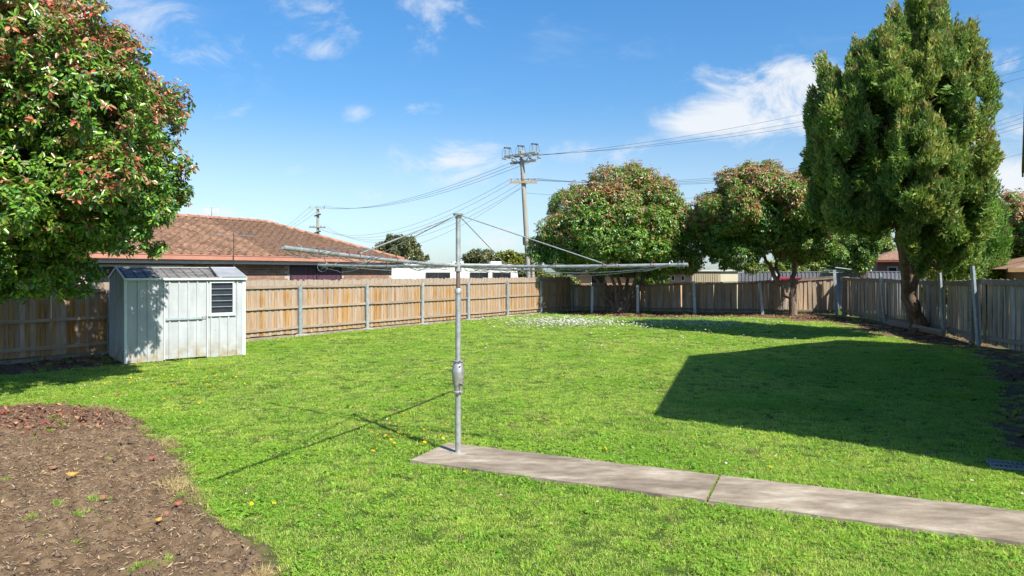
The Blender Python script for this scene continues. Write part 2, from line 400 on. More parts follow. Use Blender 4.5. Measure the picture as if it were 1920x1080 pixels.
J0 = float((np.array([1.935, 6.35]) - PA) @ PU)
PATH = [pp(-.03, 0), pp(9, 0), pp(9, PW), pp(-.03, PW)]
SHEDPOLY = [shp(-.02, -.02), shp(SHED_W + .02, -.02), shp(SHED_W + .02, SHED_D), shp(-.02, SHED_D)]

def soilness(P):
    """0 = full lawn, 1 = bare soil, from the outlines above with ragged edges"""
    w = (fbm(P * 1.7, 3, 3) - .5) * .9
    s = np.full(P.shape[:-1], -9.0)
    for poly, k, rag in ((BED, 1.0, .75), (LITTER, 1.0, .9), (BACKBED, 1.0, 1.2), (STRIP, 1.0, .15)):
        s = np.maximum(s, polydist(P, poly) * k + w * rag * .5)
    return np.clip(s / .22 + .5, 0, 1)
def litterness(P):
    w = (fbm(P * 1.3, 9, 3) - .5)
    s = np.maximum(polydist(P, LITTER) + w * .5, polydist(P, BACKBED) * .5 - .25 + w)
    top = [gp(-500, 768), gp(60, 760), gp(140, 762), gp(235, 772), gp(268, 800), gp(180, 812), gp(60, 822), gp(-400, 835)]
    s = np.maximum(s, polydist(P, top) * .8 + w * .7)
    return np.clip(s / .5 + .5, 0, 1)

def ground_mat():
    m, nt, b, L = new_mat('yard_ground')
    g = N(nt, 'ShaderNodeNewGeometry')
    a1 = N(nt, 'ShaderNodeAttribute', attribute_name='soil'); a2 = N(nt, 'ShaderNodeAttribute', attribute_name='litter')
    def noise(s, d=6):
        n = N(nt, 'ShaderNodeTexNoise'); n.inputs['Scale'].default_value = s; n.inputs['Detail'].default_value = d; n.inputs['Roughness'].default_value = .65
        L(g.outputs['Position'], n.inputs['Vector']); return n.outputs[0]
    n1 = noise(9); n2 = noise(40); n3 = noise(.8, 4)
    grass = ramp(nt, [(.3, (.030, .062, .010)), (.55, (.062, .115, .018)), (.75, (.10, .14, .03))]); L(n2, grass.inputs[0])
    soil = ramp(nt, [(.28, (.085, .056, .032)), (.5, (.175, .12, .072)), (.72, (.265, .193, .12))]); L(n1, soil.inputs[0])
    lit = ramp(nt, [(.3, (.075, .044, .030)), (.5, (.16, .095, .064)), (.7, (.26, .16, .105))]); L(n2, lit.inputs[0])
    x1 = N(nt, 'ShaderNodeMix', data_type='RGBA'); L(a2.outputs['Fac'], x1.inputs[0]); L(soil.outputs[0], x1.inputs[6]); L(lit.outputs[0], x1.inputs[7])
    x2 = N(nt, 'ShaderNodeMix', data_type='RGBA'); L(a1.outputs['Fac'], x2.inputs[0]); L(grass.outputs[0], x2.inputs[6]); L(x1.outputs[2], x2.inputs[7])
    L(x2.outputs[2], b.inputs['Base Color']); b.inputs['Roughness'].default_value = .95; b.inputs['Specular IOR Level'].default_value = .15
    bp = N(nt, 'ShaderNodeBump'); bp.inputs['Strength'].default_value = .9; bp.inputs['Distance'].default_value = .03; n5 = noise(70, 8); L(n5, bp.inputs['Height']); L(bp.outputs[0], b.inputs['Normal'])
    return m
M_['ground'] = ground_mat()
M_['far_ground'] = pm('far_ground', (.05, .085, .02), (.12, .12, .05), .35, .95, coords='Object')

def relief(P):
    return (fbm(P * .35, 21, 3) - .5) * .05
def grid(name, x0, x1, y0, y1, step, zf, kind, label=None, cut=None):
    nx, ny = int((x1 - x0) / step) + 1, int((y1 - y0) / step) + 1
    X, Y = np.meshgrid(np.linspace(x0, x1, nx), np.linspace(y0, y1, ny)); P = np.stack([X, Y], -1)
    so, li = soilness(P), litterness(P); Z = zf(P, so, li)
    V = np.stack([X, Y, Z], -1).reshape(-1, 3)
    i = np.arange(nx * ny).reshape(ny, nx)
    F = np.stack([i[:-1, :-1], i[:-1, 1:], i[1:, 1:], i[1:, :-1]], -1).reshape(-1, 4)
    if cut is not None:
        k = cut(P).reshape(-1); F = F[k[F].any(1)]
    me = np_mesh(name, V, F, M_['ground'], smooth=cut is None, attrs={'soil': so.ravel(), 'litter': li.ravel()})
    o = link(name, me); tag(o, label, None, None, kind); return o

far = MB().add([(-900, -300, -.22), (900, -300, -.22), (900, 1500, -.22), (-900, 1500, -.22)], [(0, 1, 2, 3)]).build('ground', M_['far_ground'])
tag(far, 'flat grassy ground of the neighbouring blocks beyond the fences', None, None, 'structure')
def yard_z(P, so, li):
    return relief(P) * np.clip((P[..., 1] - 8) / 6, 0, 1) - .012 - .012 * so
grid('lawn', -17, 17, 1.0, 36, .14, yard_z, 'structure', 'green backyard lawn ground between the fences')
def bed_z(P, so, li):
    n = fbm(P * 3, 5, 3) - .5; n2 = fbm(P * 13, 7, 3) - .5; n3 = np.maximum(0, vnoise(P * 10, 11) - .6); n4 = np.maximum(0, vnoise(P * 21, 13) - .55)
    rd = 1 - np.abs(2 * fbm(P * np.array([7., 9.]), 29, 2) - 1); rd2 = 1 - np.abs(2 * vnoise(P * np.array([15., 19.]), 31) - 1)
    up = .022 - np.maximum(0, rd - .86) * .32 - np.maximum(0, rd2 - .88) * .22 + n * .05 + n2 * .055 + n3 * .10 + n4 * .06
    return np.where(so > .02, (so - 1) * .03 + up * so, -.05)
grid('garden_bed', -10, -.9, 3.0, 9.9, .024, bed_z, 'structure', 'bare brown soil garden bed in the near corner of the lawn', cut=lambda P: soilness(P) > .05)

# ------------------------------------------------------------------ concrete path
def path_mat():
    m, nt, b, L = new_mat('worn_concrete')
    g = N(nt, 'ShaderNodeNewGeometry'); mp = N(nt, 'ShaderNodeMapping'); mp.inputs['Rotation'].default_value = (0, 0, .43); mp.inputs['Scale'].default_value = (.6, 1.5, 1); L(g.outputs['Position'], mp.inputs[0])
    def noise(s, d, src=None, r=.6):
        n = N(nt, 'ShaderNodeTexNoise'); n.inputs['Scale'].default_value = s; n.inputs['Detail'].default_value = d; n.inputs['Roughness'].default_value = r
        L(src or g.outputs['Position'], n.inputs['Vector']); return n.outputs[0]
    a = noise(3.2, 10, mp.outputs[0], .72); c = noise(150, 4, None, .8); d = noise(1.1, 3, mp.outputs[0])
    r1 = ramp(nt, [(.30, (.15, .118, .086)), (.44, (.25, .205, .155)), (.55, (.335, .285, .22)), (.66, (.46, .41, .33))]); L(a, r1.inputs[0])
    r2 = ramp(nt, [(.25, (.72, .72, .72)), (.5, (1, 1, 1)), (.8, (1.12, 1.12, 1.1))]); L(c, r2.inputs[0])
    mu = N(nt, 'ShaderNodeMix', data_type='RGBA', blend_type='MULTIPLY'); mu.inputs[0].default_value = .8; L(r1.outputs[0], mu.inputs[6]); L(r2.outputs[0], mu.inputs[7])
    r3 = ramp(nt, [(.36, (.70, .69, .68)), (.5, (1, 1, 1))]); L(d, r3.inputs[0])
    m2 = N(nt, 'ShaderNodeMix', data_type='RGBA', blend_type='MULTIPLY'); m2.inputs[0].default_value = 1; L(mu.outputs[2], m2.inputs[6]); L(r3.outputs[0], m2.inputs[7])
    L(m2.outputs[2], b.inputs['Base Color']); b.inputs['Roughness'].default_value = .92; b.inputs['Specular IOR Level'].default_value = .2
    bp = N(nt, 'ShaderNodeBump'); bp.inputs['Strength'].default_value = .35; bp.inputs['Distance'].default_value = .006; L(c, bp.inputs['Height']); L(bp.outputs[0], b.inputs['Normal'])
    return m
M_['path'] = path_mat()
path = thing('path', 'narrow worn concrete path running from the clothes hoist towards the house', None, (0, 0, 0)); path["kind"] = 'structure'
def slab(s0, s1, rng):
    n = int((s1 - s0) / .12); top = []; mb = MB()
    a = [pp(s0 + (s1 - s0) * i / n, .0 + rng.uniform(-.012, .012)) for i in range(n + 1)]
    b_ = [pp(s0 + (s1 - s0) * i / n, PW + rng.uniform(-.012, .012)) for i in range(n + 1)]
    vs = [(x, y, .018) for x, y in a] + [(x, y, .018) for x, y in b_] + [(x, y, -.09) for x, y in a] + [(x, y, -.09) for x, y in b_]
    m = n + 1; fs = []
    for i in range(n):
        fs += [(i, m + i, m + i + 1, i + 1), (i, i + 1, 2 * m + i + 1, 2 * m + i), (m + i + 1, m + i, 3 * m + i, 3 * m + i + 1)]
    fs += [(0, 2 * m, 3 * m, m), (n, m + n, 3 * m + n, 2 * m + n)]
    mb.add(vs, fs); return mb.build('slab', M_['path'], path)
rg = random.Random(4)
slab(0, J0 - .012, rg); slab(J0 + .012, J0 + 2.95, rg); slab(J0 + 2.974, J0 + 5.9, rg)

# ------------------------------------------------------------------ fences
def paling_meshes(tag_, w, h, t, mat, n, rng, warp):
    out = []
    for k in range(n):
        ww = w * rng.uniform(.92, 1.05); hh = h + rng.uniform(-.02, .02); b1 = rng.uniform(-warp, warp); mb = MB()
        zs = [0, hh * .5, hh]; vs = []
        for i, z in enumerate(zs):
            ox = b1 * (1 if i == 1 else 0); oy = rng.uniform(-warp, warp) * .6 * (i > 0)
            sl = rng.uniform(-.012, .012) if i == 2 else 0
            vs += [(-ww / 2 + ox, -t / 2 + oy, z - sl), (ww / 2 + ox, -t / 2 + oy, z + sl), (ww / 2 + ox, t / 2 + oy, z + sl), (-ww / 2 + ox, t / 2 + oy, z - sl)]
        fs = [(0, 3, 2, 1), (8, 9, 10, 11)]
        for i in (0, 4):
            fs += [(i, i + 1, i + 5, i + 4), (i + 1, i + 2, i + 6, i + 5), (i + 2, i + 3, i + 7, i + 6), (i + 3, i, i + 4, i + 7)]
        out.append(mb.add(vs, fs).mesh(tag_, mat))
    return out
rg = random.Random(11)
PAL_NEW = paling_meshes('paling', .108, 1.57, .014, M_['paling'], 6, rg, .004)
PAL_OLD = paling_meshes('old_paling', .128, 1.50, .016, M_['old_paling'], 8, rg, .012)

def steel_post(root, x, y, rz, h, lean=(0, 0), w=.10):
    mb = MB(); t = .012; d = .055      # an open channel section
    mb.box(-w / 2, w / 2, -d / 2, -d / 2 + t, -.25, h); mb.box(-w / 2, -w / 2 + t, -d / 2 + t, d / 2, -.25, h); mb.box(w / 2 - t, w / 2, -d / 2 + t, d / 2, -.25, h)
    return mb.build('post', M_['galv'], root, (x, y, 0), (lean[0], lean[1], rz))

M_['plinth'] = pm('rubble_plinth', (.12, .10, .08), (.27, .235, .195), 5, .95, .5, 30)
# new paling fence along the neighbour's side
nf = thing('paling_fence', 'tall tan timber paling fence with steel posts running behind the metal shed', 'fence', (F0[0], F0[1], 0), math.atan2(FU[1], FU[0]))
s = -13.4; k = 0
while s < 16.3:
    o = link('paling', PAL_NEW[rg.randrange(6)], nf, (s, .030 + (.015 if k % 2 else 0), .085 + rg.uniform(-.01, .008)), (0, R(rg.uniform(-.35, .35)), math.pi * rg.randrange(2)))
    s += .0985; k += 1
posts = [-13.45 + 0 * 1] ; posts = [i * 2.685 for i in range(-5, 7)] + [16.3]
posts = sorted(p for p in posts if p < 16.0) + [16.3]
for i, p in enumerate(posts):
    steel_post(nf, p, -.055, 0, 1.5 + rg.uniform(-.02, .02), (R(rg.uniform(-.4, .4)), R(rg.uniform(-.3, .3))), .105)
    mb = MB(); n = 9; vs = []
    for zz, sc_ in ((-.1, 1.05), (.035, 1.0), (.06, .7)):
        for j in range(n):
            th = 2 * math.pi * j / n; rr = sc_ * (1 + .22 * math.sin(3 * th + i) + .1 * math.sin(5 * th + 2 * i))
            vs.append((.24 * rr * math.cos(th), .13 * rr * math.sin(th), zz + .01 * math.sin(4 * th + i)))
    fs = [(a * n + j, a * n + (j + 1) % n, (a + 1) * n + (j + 1) % n, (a + 1) * n + j) for a in (0, 1) for j in range(n)] + [tuple(2 * n + j for j in range(n))]
    mb.add(vs, fs).build('footing', M_['concrete_foot'], nf, (p, -.09, 0))
ends = [-13.4] + [p for p in posts if p > -13.3]
for a, b_ in zip(ends[:-1], ends[1:]):
    for z, hgt in ((.265, .075), (.865, .07), (1.475, .075)):
        mb = MB(); j0, j1 = rg.uniform(-.008, .008), rg.uniform(-.008, .008); sag = -rg.uniform(0, .015)
        L_ = b_ - a - .11; n = 4; vs = []
        for i in range(n + 1):
            t = i / n; zz = z + j0 * (1 - t) + j1 * t + sag * 4 * t * (1 - t)
            vs += [(t * L_, -.022, zz - hgt / 2), (t * L_, .019, zz - hgt / 2), (t * L_, .019, zz + hgt / 2), (t * L_, -.022, zz + hgt / 2)]
        fs = [(0, 3, 2, 1), (4 * n, 4 * n + 1, 4 * n + 2, 4 * n + 3)]
        for i in range(n):
            q = 4 * i; fs += [(q, q + 4, q + 7, q + 3), (q + 3, q + 7, q + 6, q + 2), (q + 2, q + 6, q + 5, q + 1), (q + 1, q + 5, q + 4, q)]
        mb.add(vs, fs).build('rail', M_['rail'], nf, (a + .055, 0, 0))
    # rough concrete plinth under the palings
    mb = MB(); n = 14; vs = []
    for i in range(n + 1):
        x = (b_ - a - .4) * i / n
        vs += [(x, -.10 + rg.uniform(-.025, .02), -.06), (x, -.075 + rg.uniform(-.02, .02), .030 + rg.uniform(-.03, .025)), (x, .02, .055)]
    fs = [f for i in range(n) for f in ((3 * i, 3 * i + 3, 3 * i + 4, 3 * i + 1), (3 * i + 1, 3 * i + 4, 3 * i + 5, 3 * i + 2))]
    mb.add(vs, fs).build('plinth', M_['plinth'], nf, (a + .2, 0, 0))

def old_fence(name, label, pts, tops, bay_rails, group, seed, gap_at=(), lean=3.0, capping=True):
    """pts: corner points of the bays; tops: height of the fence at each point"""
    rg = random.Random(seed)
    root = thing(name, label, 'fence', (pts[0][0], pts[0][1], 0), 0, group)
    B = Vector(pts[0])
    for bi, (a, b_) in enumerate(zip(pts[:-1], pts[1:])):
        a, b_ = Vector(a), Vector(b_); d = b_ - a; Ln = d.length; u = d / Ln; rz = math.atan2(u.y, u.x); n = Vector((-u.y, u.x))
        t0, t1 = tops[bi], tops[bi + 1]; x = .06; kp = 0; bl = R(rg.uniform(-lean, lean) * .5)
        while x < Ln - .03:
            t = x / Ln; top = t0 + (t1 - t0) * t; q = a + u * x - B + n * (.030 + (.024 if kp % 2 else 0) + .012 * rg.random())
            zb = .04 + rg.uniform(-.02, .03); h = top - zb + rg.uniform(-.03, .012)
            o = link('paling', PAL_OLD[rg.randrange(8)], root, (q.x, q.y, zb), (R(rg.uniform(-1.2, 1.2)), bl * .6 + R(rg.uniform(-1.1, 1.1)), rz + math.pi * rg.randrange(2)), (1, 1, h / 1.5))
            kp += 1; x += .104 + rg.uniform(-.010, .008) + (.028 if rg.random() < .035 else 0)
        for z, hgt in bay_rails:
            za = (z if z > 0 else t0 + z); zb = (z if z > 0 else t1 + z)
            p = a - B; q = b_ - B; mb = MB()
            o_ = n * -.005
            mid = (p + q) / 2; zs = -rg.uniform(.0, .03)
            mb.beam((p.x + o_.x, p.y + o_.y, za), (mid.x + o_.x, mid.y + o_.y, (za + zb) / 2 + zs), .05, hgt)
            mb.beam((mid.x + o_.x, mid.y + o_.y, (za + zb) / 2 + zs), (q.x + o_.x, q.y + o_.y, zb), .05, hgt)
            mb.build('rail', M_['old_rail'], root)
        if capping:
            p = a - B; q = b_ - B; MB().beam((p.x + n.x * .03, p.y + n.y * .03, t0 + .012), (q.x + n.x * .03, q.y + n.y * .03, t1 + .012), .11, .028).build('capping', M_['old_rail'], root)
    return root, B
def L2(a, b_, t): return (a[0] + (b_[0] - a[0]) * t, a[1] + (b_[1] - a[1]) * t)
CL = fp(16.35, .12)
bpts = [CL, L2(CL, CORNER_R, .245), L2(CL, CORNER_R, .45), L2(CL, CORNER_R, .70), CORNER_R]
bf, BB = old_fence('weathered_fence', 'weathered grey paling fence across the back under the two round trees', bpts, [1.26, 1.28, 1.38, 1.44, 1.70], [(-.06, .09), (.17, .08)], 'weathered grey fences', 5)
for (px, py), h, ln in (((1110, 585.5), 1.22, .5), ((1196, 587), 1.3, -.5), ((1303, 588.5), 1.48, -2.2), ((1430, 589.5), 1.45, -4.5), ((1569, 591), 2.0, -2.6)):
    x, y = gp(px, py); steel_post(bf, x - BB.x, y - BB.y, R(-15), h, (R(-1.5), R(ln)), .12)
MB().lathe([(.17, -.2), (.165, .6), (.16, 1.5), (.14, 1.66), (.07, 1.69)], 10).build('old_corner_post', M_['old_rail'], bf, (gp(1586, 592)[0] - BB.x, gp(1586, 592)[1] - BB.y, 0), (R(-1), R(1.5), 0), True)
rpts = [(14.55, 30.2), gp(1657, 606), gp(1776, 629), gp(1842, 648), RIGHT_END]
rf, RB = old_fence('weathered_fence', 'weathered grey paling fence with leaning steel posts behind the tall conifer', rpts, [1.68, 1.66, 1.63, 1.72, 1.72], [(-.07, .13), (.22, .10)], 'weathered grey fences', 8, capping=False)
for (px, py), h, ln in (((1664, 607), 1.87, 4.2), ((1776, 629.5), 1.88, 2.6), ((1842, 649), 2.06, 3.0)):
    x, y = gp(px, py); steel_post(rf, x - RB.x - .1, y - RB.y, R(-98), h, (R(ln), R(-2.2)), .135)
x, y = gp(1826, 645); MB().box(-.07, .07, -.05, .05, -.2, 1.62).build('old_post', M_['old_rail'], rf, (x - RB.x - .02, y - RB.y + .05, 0), (R(-3), R(-4.5), R(-98)))
x, y = gp(1795, 634); 
for i in range(2):
    a = gp(1668 + i * 4, 610 + i * 3); b_ = gp(1775, 632 + i * 2)
    MB().beam((a[0] - RB.x - .12, a[1] - RB.y, .10 + .11 * i), (b_[0] - RB.x - .12, b_[1] - RB.y, .08 + .11 * i), .03, .10).build('loose_board', M_['old_rail'], rf)

# ------------------------------------------------------------------ garden shed
def shed_mat(name, c1, c2, stain, zmax=.5):
    m, nt, b, L = new_mat(name)
    tc = N(nt, 'ShaderNodeTexCoord'); mp = N(nt, 'ShaderNodeMapping'); mp.inputs['Scale'].default_value = (3, 3, .8); L(tc.outputs['Object'], mp.inputs[0])
    n = N(nt, 'ShaderNodeTexNoise'); n.inputs['Scale'].default_value = 2; n.inputs['Detail'].default_value = 6; L(mp.outputs[0], n.inputs['Vector'])
    rp = ramp(nt, [(.3, c1), (.7, c2)]); L(n.outputs[0], rp.inputs[0])
    sp = N(nt, 'ShaderNodeSeparateXYZ'); L(tc.outputs['Object'], sp.inputs[0])
    n2 = N(nt, 'ShaderNodeTexNoise'); n2.inputs['Scale'].default_value = 6; n2.inputs['Detail'].default_value = 5; L(tc.outputs['Object'], n2.inputs['Vector'])
    mr = N(nt, 'ShaderNodeMapRange'); mr.inputs['From Min'].default_value = zmax; mr.inputs['From Max'].default_value = 0; mr.inputs['To Max'].default_value = 1.0; L(sp.outputs['Z'], mr.inputs[0])
    mu = N(nt, 'ShaderNodeMath', operation='MULTIPLY'); mu.use_clamp = True; L(mr.outputs[0], mu.inputs[0])
    m3 = N(nt, 'ShaderNodeMapRange'); m3.inputs['From Min'].default_value = .35; m3.inputs['From Max'].default_value = .65; L(n2.outputs[0], m3.inputs[0]); L(m3.outputs[0], mu.inputs[1])
    mx = N(nt, 'ShaderNodeMix', data_type='RGBA'); L(mu.outputs[0], mx.inputs[0]); L(rp.outputs[0], mx.inputs[6]); mx.inputs[7].default_value = c4(stain)
    L(mx.outputs[2], b.inputs['Base Color']); b.inputs['Roughness'].default_value = .5; b.inputs['Metallic'].default_value = .1
    nb_ = N(nt, 'ShaderNodeTexNoise'); nb_.inputs['Scale'].default_value = 5; nb_.inputs['Detail'].default_value = 3; L(tc.outputs['Object'], nb_.inputs['Vector'])
    bp = N(nt, 'ShaderNodeBump'); bp.inputs['Strength'].default_value = .25; bp.inputs['Distance'].default_value = .03; L(nb_.outputs[0], bp.inputs['Height']); L(bp.outputs[0], b.inputs['Normal'])
    return m
M_['shed'] = shed_mat('shed_steel', (.345, .375, .40), (.44, .47, .50), (.30, .235, .12))
M_['shed_roof'] = pm('shed_roof_steel', (.07, .066, .064), (.21, .205, .20), 2.2, .8, .05, 30, metal=.0, spec=.25, stretch=(1, 3, 3))
M_['shed_trim'] = pm('shed_trim_steel', (.50, .56, .57), (.64, .69, .69), 5, .45, metal=.1)
EAVE, RIDGE = 1.76, 1.97
def ribs(x0, x1, pitch=.187, rib=.036, h=.026, phase=0.0):
    """profile (x, out) of ribbed sheet: flat pans with a narrow standing rib"""
    pr = [(x0, 0)]; x = x0 + phase
    while x + rib < x1 - .01:
        if x > x0 + .005: pr += [(x, 0), (x + .004, h), (x + rib - .004, h), (x + rib, 0)]
        x += pitch
    pr.append((x1, 0)); return pr
def sheet(prof, z0, ztop, place):
    mb = MB(); vs = []; n = len(prof)
    for x, o in prof: vs.append(place(x, o, z0)); vs.append(place(x, o, ztop(x) if callable(ztop) else ztop))
    mb.add(vs, [(2 * i, 2 * i + 2, 2 * i + 3, 2 * i + 1) for i in range(n - 1)]); return mb
shed = thing('garden_shed', 'pale blue-grey ribbed metal garden shed with door and louvre window', 'shed', (SHED_P.x, SHED_P.y, 0), SHED_A)
W, D = SHED_W, SHED_D
fr = lambda x, o, z: (x, -o, z)
wl = sheet(ribs(0, .72, phase=.03), 0, EAVE, fr)
w2 = sheet(ribs(1.61, W, phase=.06), 0, .945, fr); wl.add(w2.V, w2.F)
w3 = sheet(ribs(2.19, W, phase=.05), .945, EAVE, fr); wl.add(w3.V, w3.F)
w4 = sheet([(1.61, 0), (2.19, 0)], 1.69, EAVE, fr); wl.add(w4.V, w4.F)
w5 = sheet([(1.61, 0), (1.655, 0)], .945, 1.69, fr); wl.add(w5.V, w5.F)
wl.box(.72, 1.61, -.002, .02, 1.70, EAVE)
wl.build('front_wall', M_['shed'], shed)
gz = lambda y: EAVE + (RIDGE - EAVE) * (1 - abs(y - D / 2) / (D / 2))
def gable_prof():
    pr = ribs(0, D, phase=.05); pr = sorted(pr + [(D / 2 + 1e-4, 0 if True else 0)]); return pr
sheet(gable_prof(), 0, gz, lambda y, o, z: (-o, y, z)).build('side_wall', M_['shed'], shed)
sheet(gable_prof(), 0, gz, lambda y, o, z: (W + o, y, z)).build('side_wall', M_['shed'], shed)
sheet(ribs(0, W, phase=.04), 0, EAVE, lambda x, o, z: (x, D + o, z)).build('back_wall', M_['shed'], shed)
def slope(x, o, t, front=True):
    y = -.05 + (D / 2 + .05) * t; z = EAVE - .005 + (RIDGE - EAVE + .02) * t + o + .012
    return (x, y if front else D - y, z)
sheet(ribs(-.03, W - .55, pitch=.2, phase=.05, h=.02), 0, 1, lambda x, o, t: slope(x, o, t)).build('roof_sheet', M_['shed_roof'], shed)
M_['roof_patch'] = pm('newer_roof_sheet', (.20, .22, .24), (.30, .32, .345), 3, .7, metal=.0, spec=.3)
sheet([(W - .55, .004), (W - .5, .022), (W + .03, .022)], 0, 1, lambda x, o, t: slope(x, o, t)).build('roof_sheet', M_['roof_patch'], shed)
sheet(ribs(-.03, W + .03, pitch=.2, phase=.05, h=.02), 0, 1, lambda x, o, t: slope(x, o, t, False)).build('roof_sheet', M_['shed_roof'], shed)
MB().beam((W - .62, .02, EAVE + .07), (W - .55, D / 2 - .08, RIDGE + .035), .03, .03).build('roof_batten', M_['dark_metal'], shed)
MB().box(-.04, W + .04, -.075, -.045, EAVE - .035, EAVE + .012).build('eave_trim', M_['shed_trim'], shed)
MB().box(-.04, W + .04, D / 2 - .05, D / 2 + .05, RIDGE + .03, RIDGE + .042).build('ridge_cap', M_['shed_trim'], shed)
for xx in (-.034, W + .034):
    mb = MB(); mb.beam((xx, -.05, EAVE + .012), (xx, D / 2, RIDGE + .033), .012, .05); mb.beam((xx, D / 2, RIDGE + .033), (xx, D + .05, EAVE + .012), .012, .05)
    mb.build('barge_trim', M_['shed_trim'], shed)
for xx, yy in ((0, 0), (W, 0), (0, D), (W, D)):
    sx, sy = (-1 if xx == 0 else 1), (-1 if yy == 0 else 1); mb = MB()
    mb.box(min(xx + .018 * sx, xx - .05 * sx), max(xx + .018 * sx, xx - .05 * sx), min(yy + .02 * sy, yy + .016 * sy), max(yy + .02 * sy, yy + .016 * sy), 0, EAVE - .04)
    mb.box(min(xx + .022 * sx, xx + .018 * sx), max(xx + .022 * sx, xx + .018 * sx), min(yy + .02 * sy, yy - .05 * sy), max(yy + .02 * sy, yy - .05 * sy), 0, EAVE - .04)
    mb.build('corner_trim', M_['shed_trim'], shed)
door = sheet(ribs(.745, 1.585, pitch=.187, phase=.075, h=.024), .03, 1.69, lambda x, o, z: (x, -.012 - o, z)).build('door', M_['shed'], shed)
MB().box(.76, 1.50, -.06, -.038, .865, .905).build('door_rail', M_['galv'], door)
mb = MB(); mb.tube([(1.47, -.045, .90), (1.50, -.06, .905), (1.58, -.06, .905), (1.60, -.03, .905)], .008, 6); mb.tube([(1.49, -.055, .905), (1.485, -.06, .87)], .008, 6)
mb.build('latch', M_['rust'], door)
for xx in (.06, .25, .44, .63, 1.68, 1.87, 2.06, 2.28):
    for zz in (.12, .6, 1.08, 1.6):
        if xx > 1.6 and .9 < zz < 1.7: continue
        MB().lathe([(.008, 0), (.008, .004), (.003, .007)], 6).build('screw', M_['rust' if (int(xx * 100) + int(zz * 10)) % 3 == 0 else 'galv'], shed, (xx + .1, -.002, zz), (R(90), 0, 0))
for xx in (.722, 1.592):
    MB().box(xx, xx + .022, -.03, -.008, .02, 1.70).build('door_jamb', M_['shed_trim'], shed)
win = MB(); 
for (x0, x1, z0, z1) in ((1.655, 1.69, .945, 1.69), (2.155, 2.19, .945, 1.69), (1.69, 2.155, 1.655, 1.69), (1.69, 2.155, .945, .985)): win.box(x0, x1, -.025, .03, z0, z1)
wo = win.build('window', M_['shed_trim'], shed)
MB().box(1.63, 2.22, -.045, -.026, .915, .947).build('sill', M_['shed_trim'], wo)
MB().box(1.69, 2.155, .03, .034, .985, 1.655).build('flyscreen', M_['dark_glass'], wo)
for i in range(5):
    z = .985 + .134 * i
    MB().box(1.692, 2.153, -.003, .003, 0, .150, Matrix.Translation((0, .012, z + .0)) @ Matrix.Rotation(R(-10), 4, 'X')).build('louvre', M_['dark_glass'], wo)
    if i: MB().box(1.692, 2.153, -.018, -.006, z - .004, z + .007).build('louvre_edge', M_['galv'], wo)

# ------------------------------------------------------------------ rotary clothes hoist
HX, HY = -.561, 7.11
ho = thing('clothes_hoist', 'old galvanised rotary clothes hoist on a pole set in the concrete path', 'clothes hoist', (HX, HY, .018))
MB().lathe([(.031, -.3), (.031, .66)], 20).build('lower_pole', M_['galv_old'], ho, smooth=True)
MB().lathe([(.11, -.004), (.085, .003), (.05, .006), (.033, .008)], 20).build('base_collar', M_['concrete_foot'], ho, smooth=True)
gear = MB().lathe([(.033, .625), (.056, .628), (.056, .642), (.044, .648), (.050, .70), (.063, .79), (.068, .835), (.068, .85), (.062, .88), (.050, .925), (.045, .945), (.058, .95), (.058, .963), (.033, .966)], 24).build('gear_casing', M_['cast'], ho, smooth=True)
for z, r in ((.635, .056), (.725, .054), (.905, .056), (.957, .058)):
    for kk in range(4):
        th = R(-70 + 90 * kk); d = Vector((math.cos(th), math.sin(th), 0))
        MB().tube([d * (r - .004) + Vector((0, 0, z)), d * (r + .014) + Vector((0, 0, z))], .009, 6).build('bolt', M_['rust'], gear)
MB().tube([(.03, -.055, .72), (.05, -.085, .715)], .008, 6).build('crank_spindle', M_['dark_metal'], gear)
MB().lathe([(.0285, .96), (.0285, 1.66), (.036, 1.66), (.037, 1.70), (.030, 1.71)], 20).build('outer_tube', M_['galv_old'], ho, smooth=True)
MB().lathe([(.0215, 1.70), (.0215, 1.90)], 16).build('inner_tube', M_['rust_pipe'], ho, smooth=True)
MB().lathe([(.028, 1.885), (.034, 1.89), (.034, 1.975), (.028, 1.98)], 16).build('hub', M_['galv_old'], ho, smooth=True)
MB().lathe([(.0245, 1.98), (.0245, 2.455)], 16).build('upper_pole', M_['galv_old'], ho, smooth=True)
MB().lathe([(.027, 2.44), (.034, 2.455), (.052, 2.475), (.052, 2.49), (.02, 2.495)], 16).build('top_cap', M_['galv_old'], ho, smooth=True)
ARM_Z = 1.945
tips = {'near': Vector((-.967, -2.56, 2.045)), 'left': Vector((-1.817, 1.30, 1.967)), 'right': Vector((2.12, -1.06, 1.948)), 'far': Vector((.78, 2.33, 1.91))}
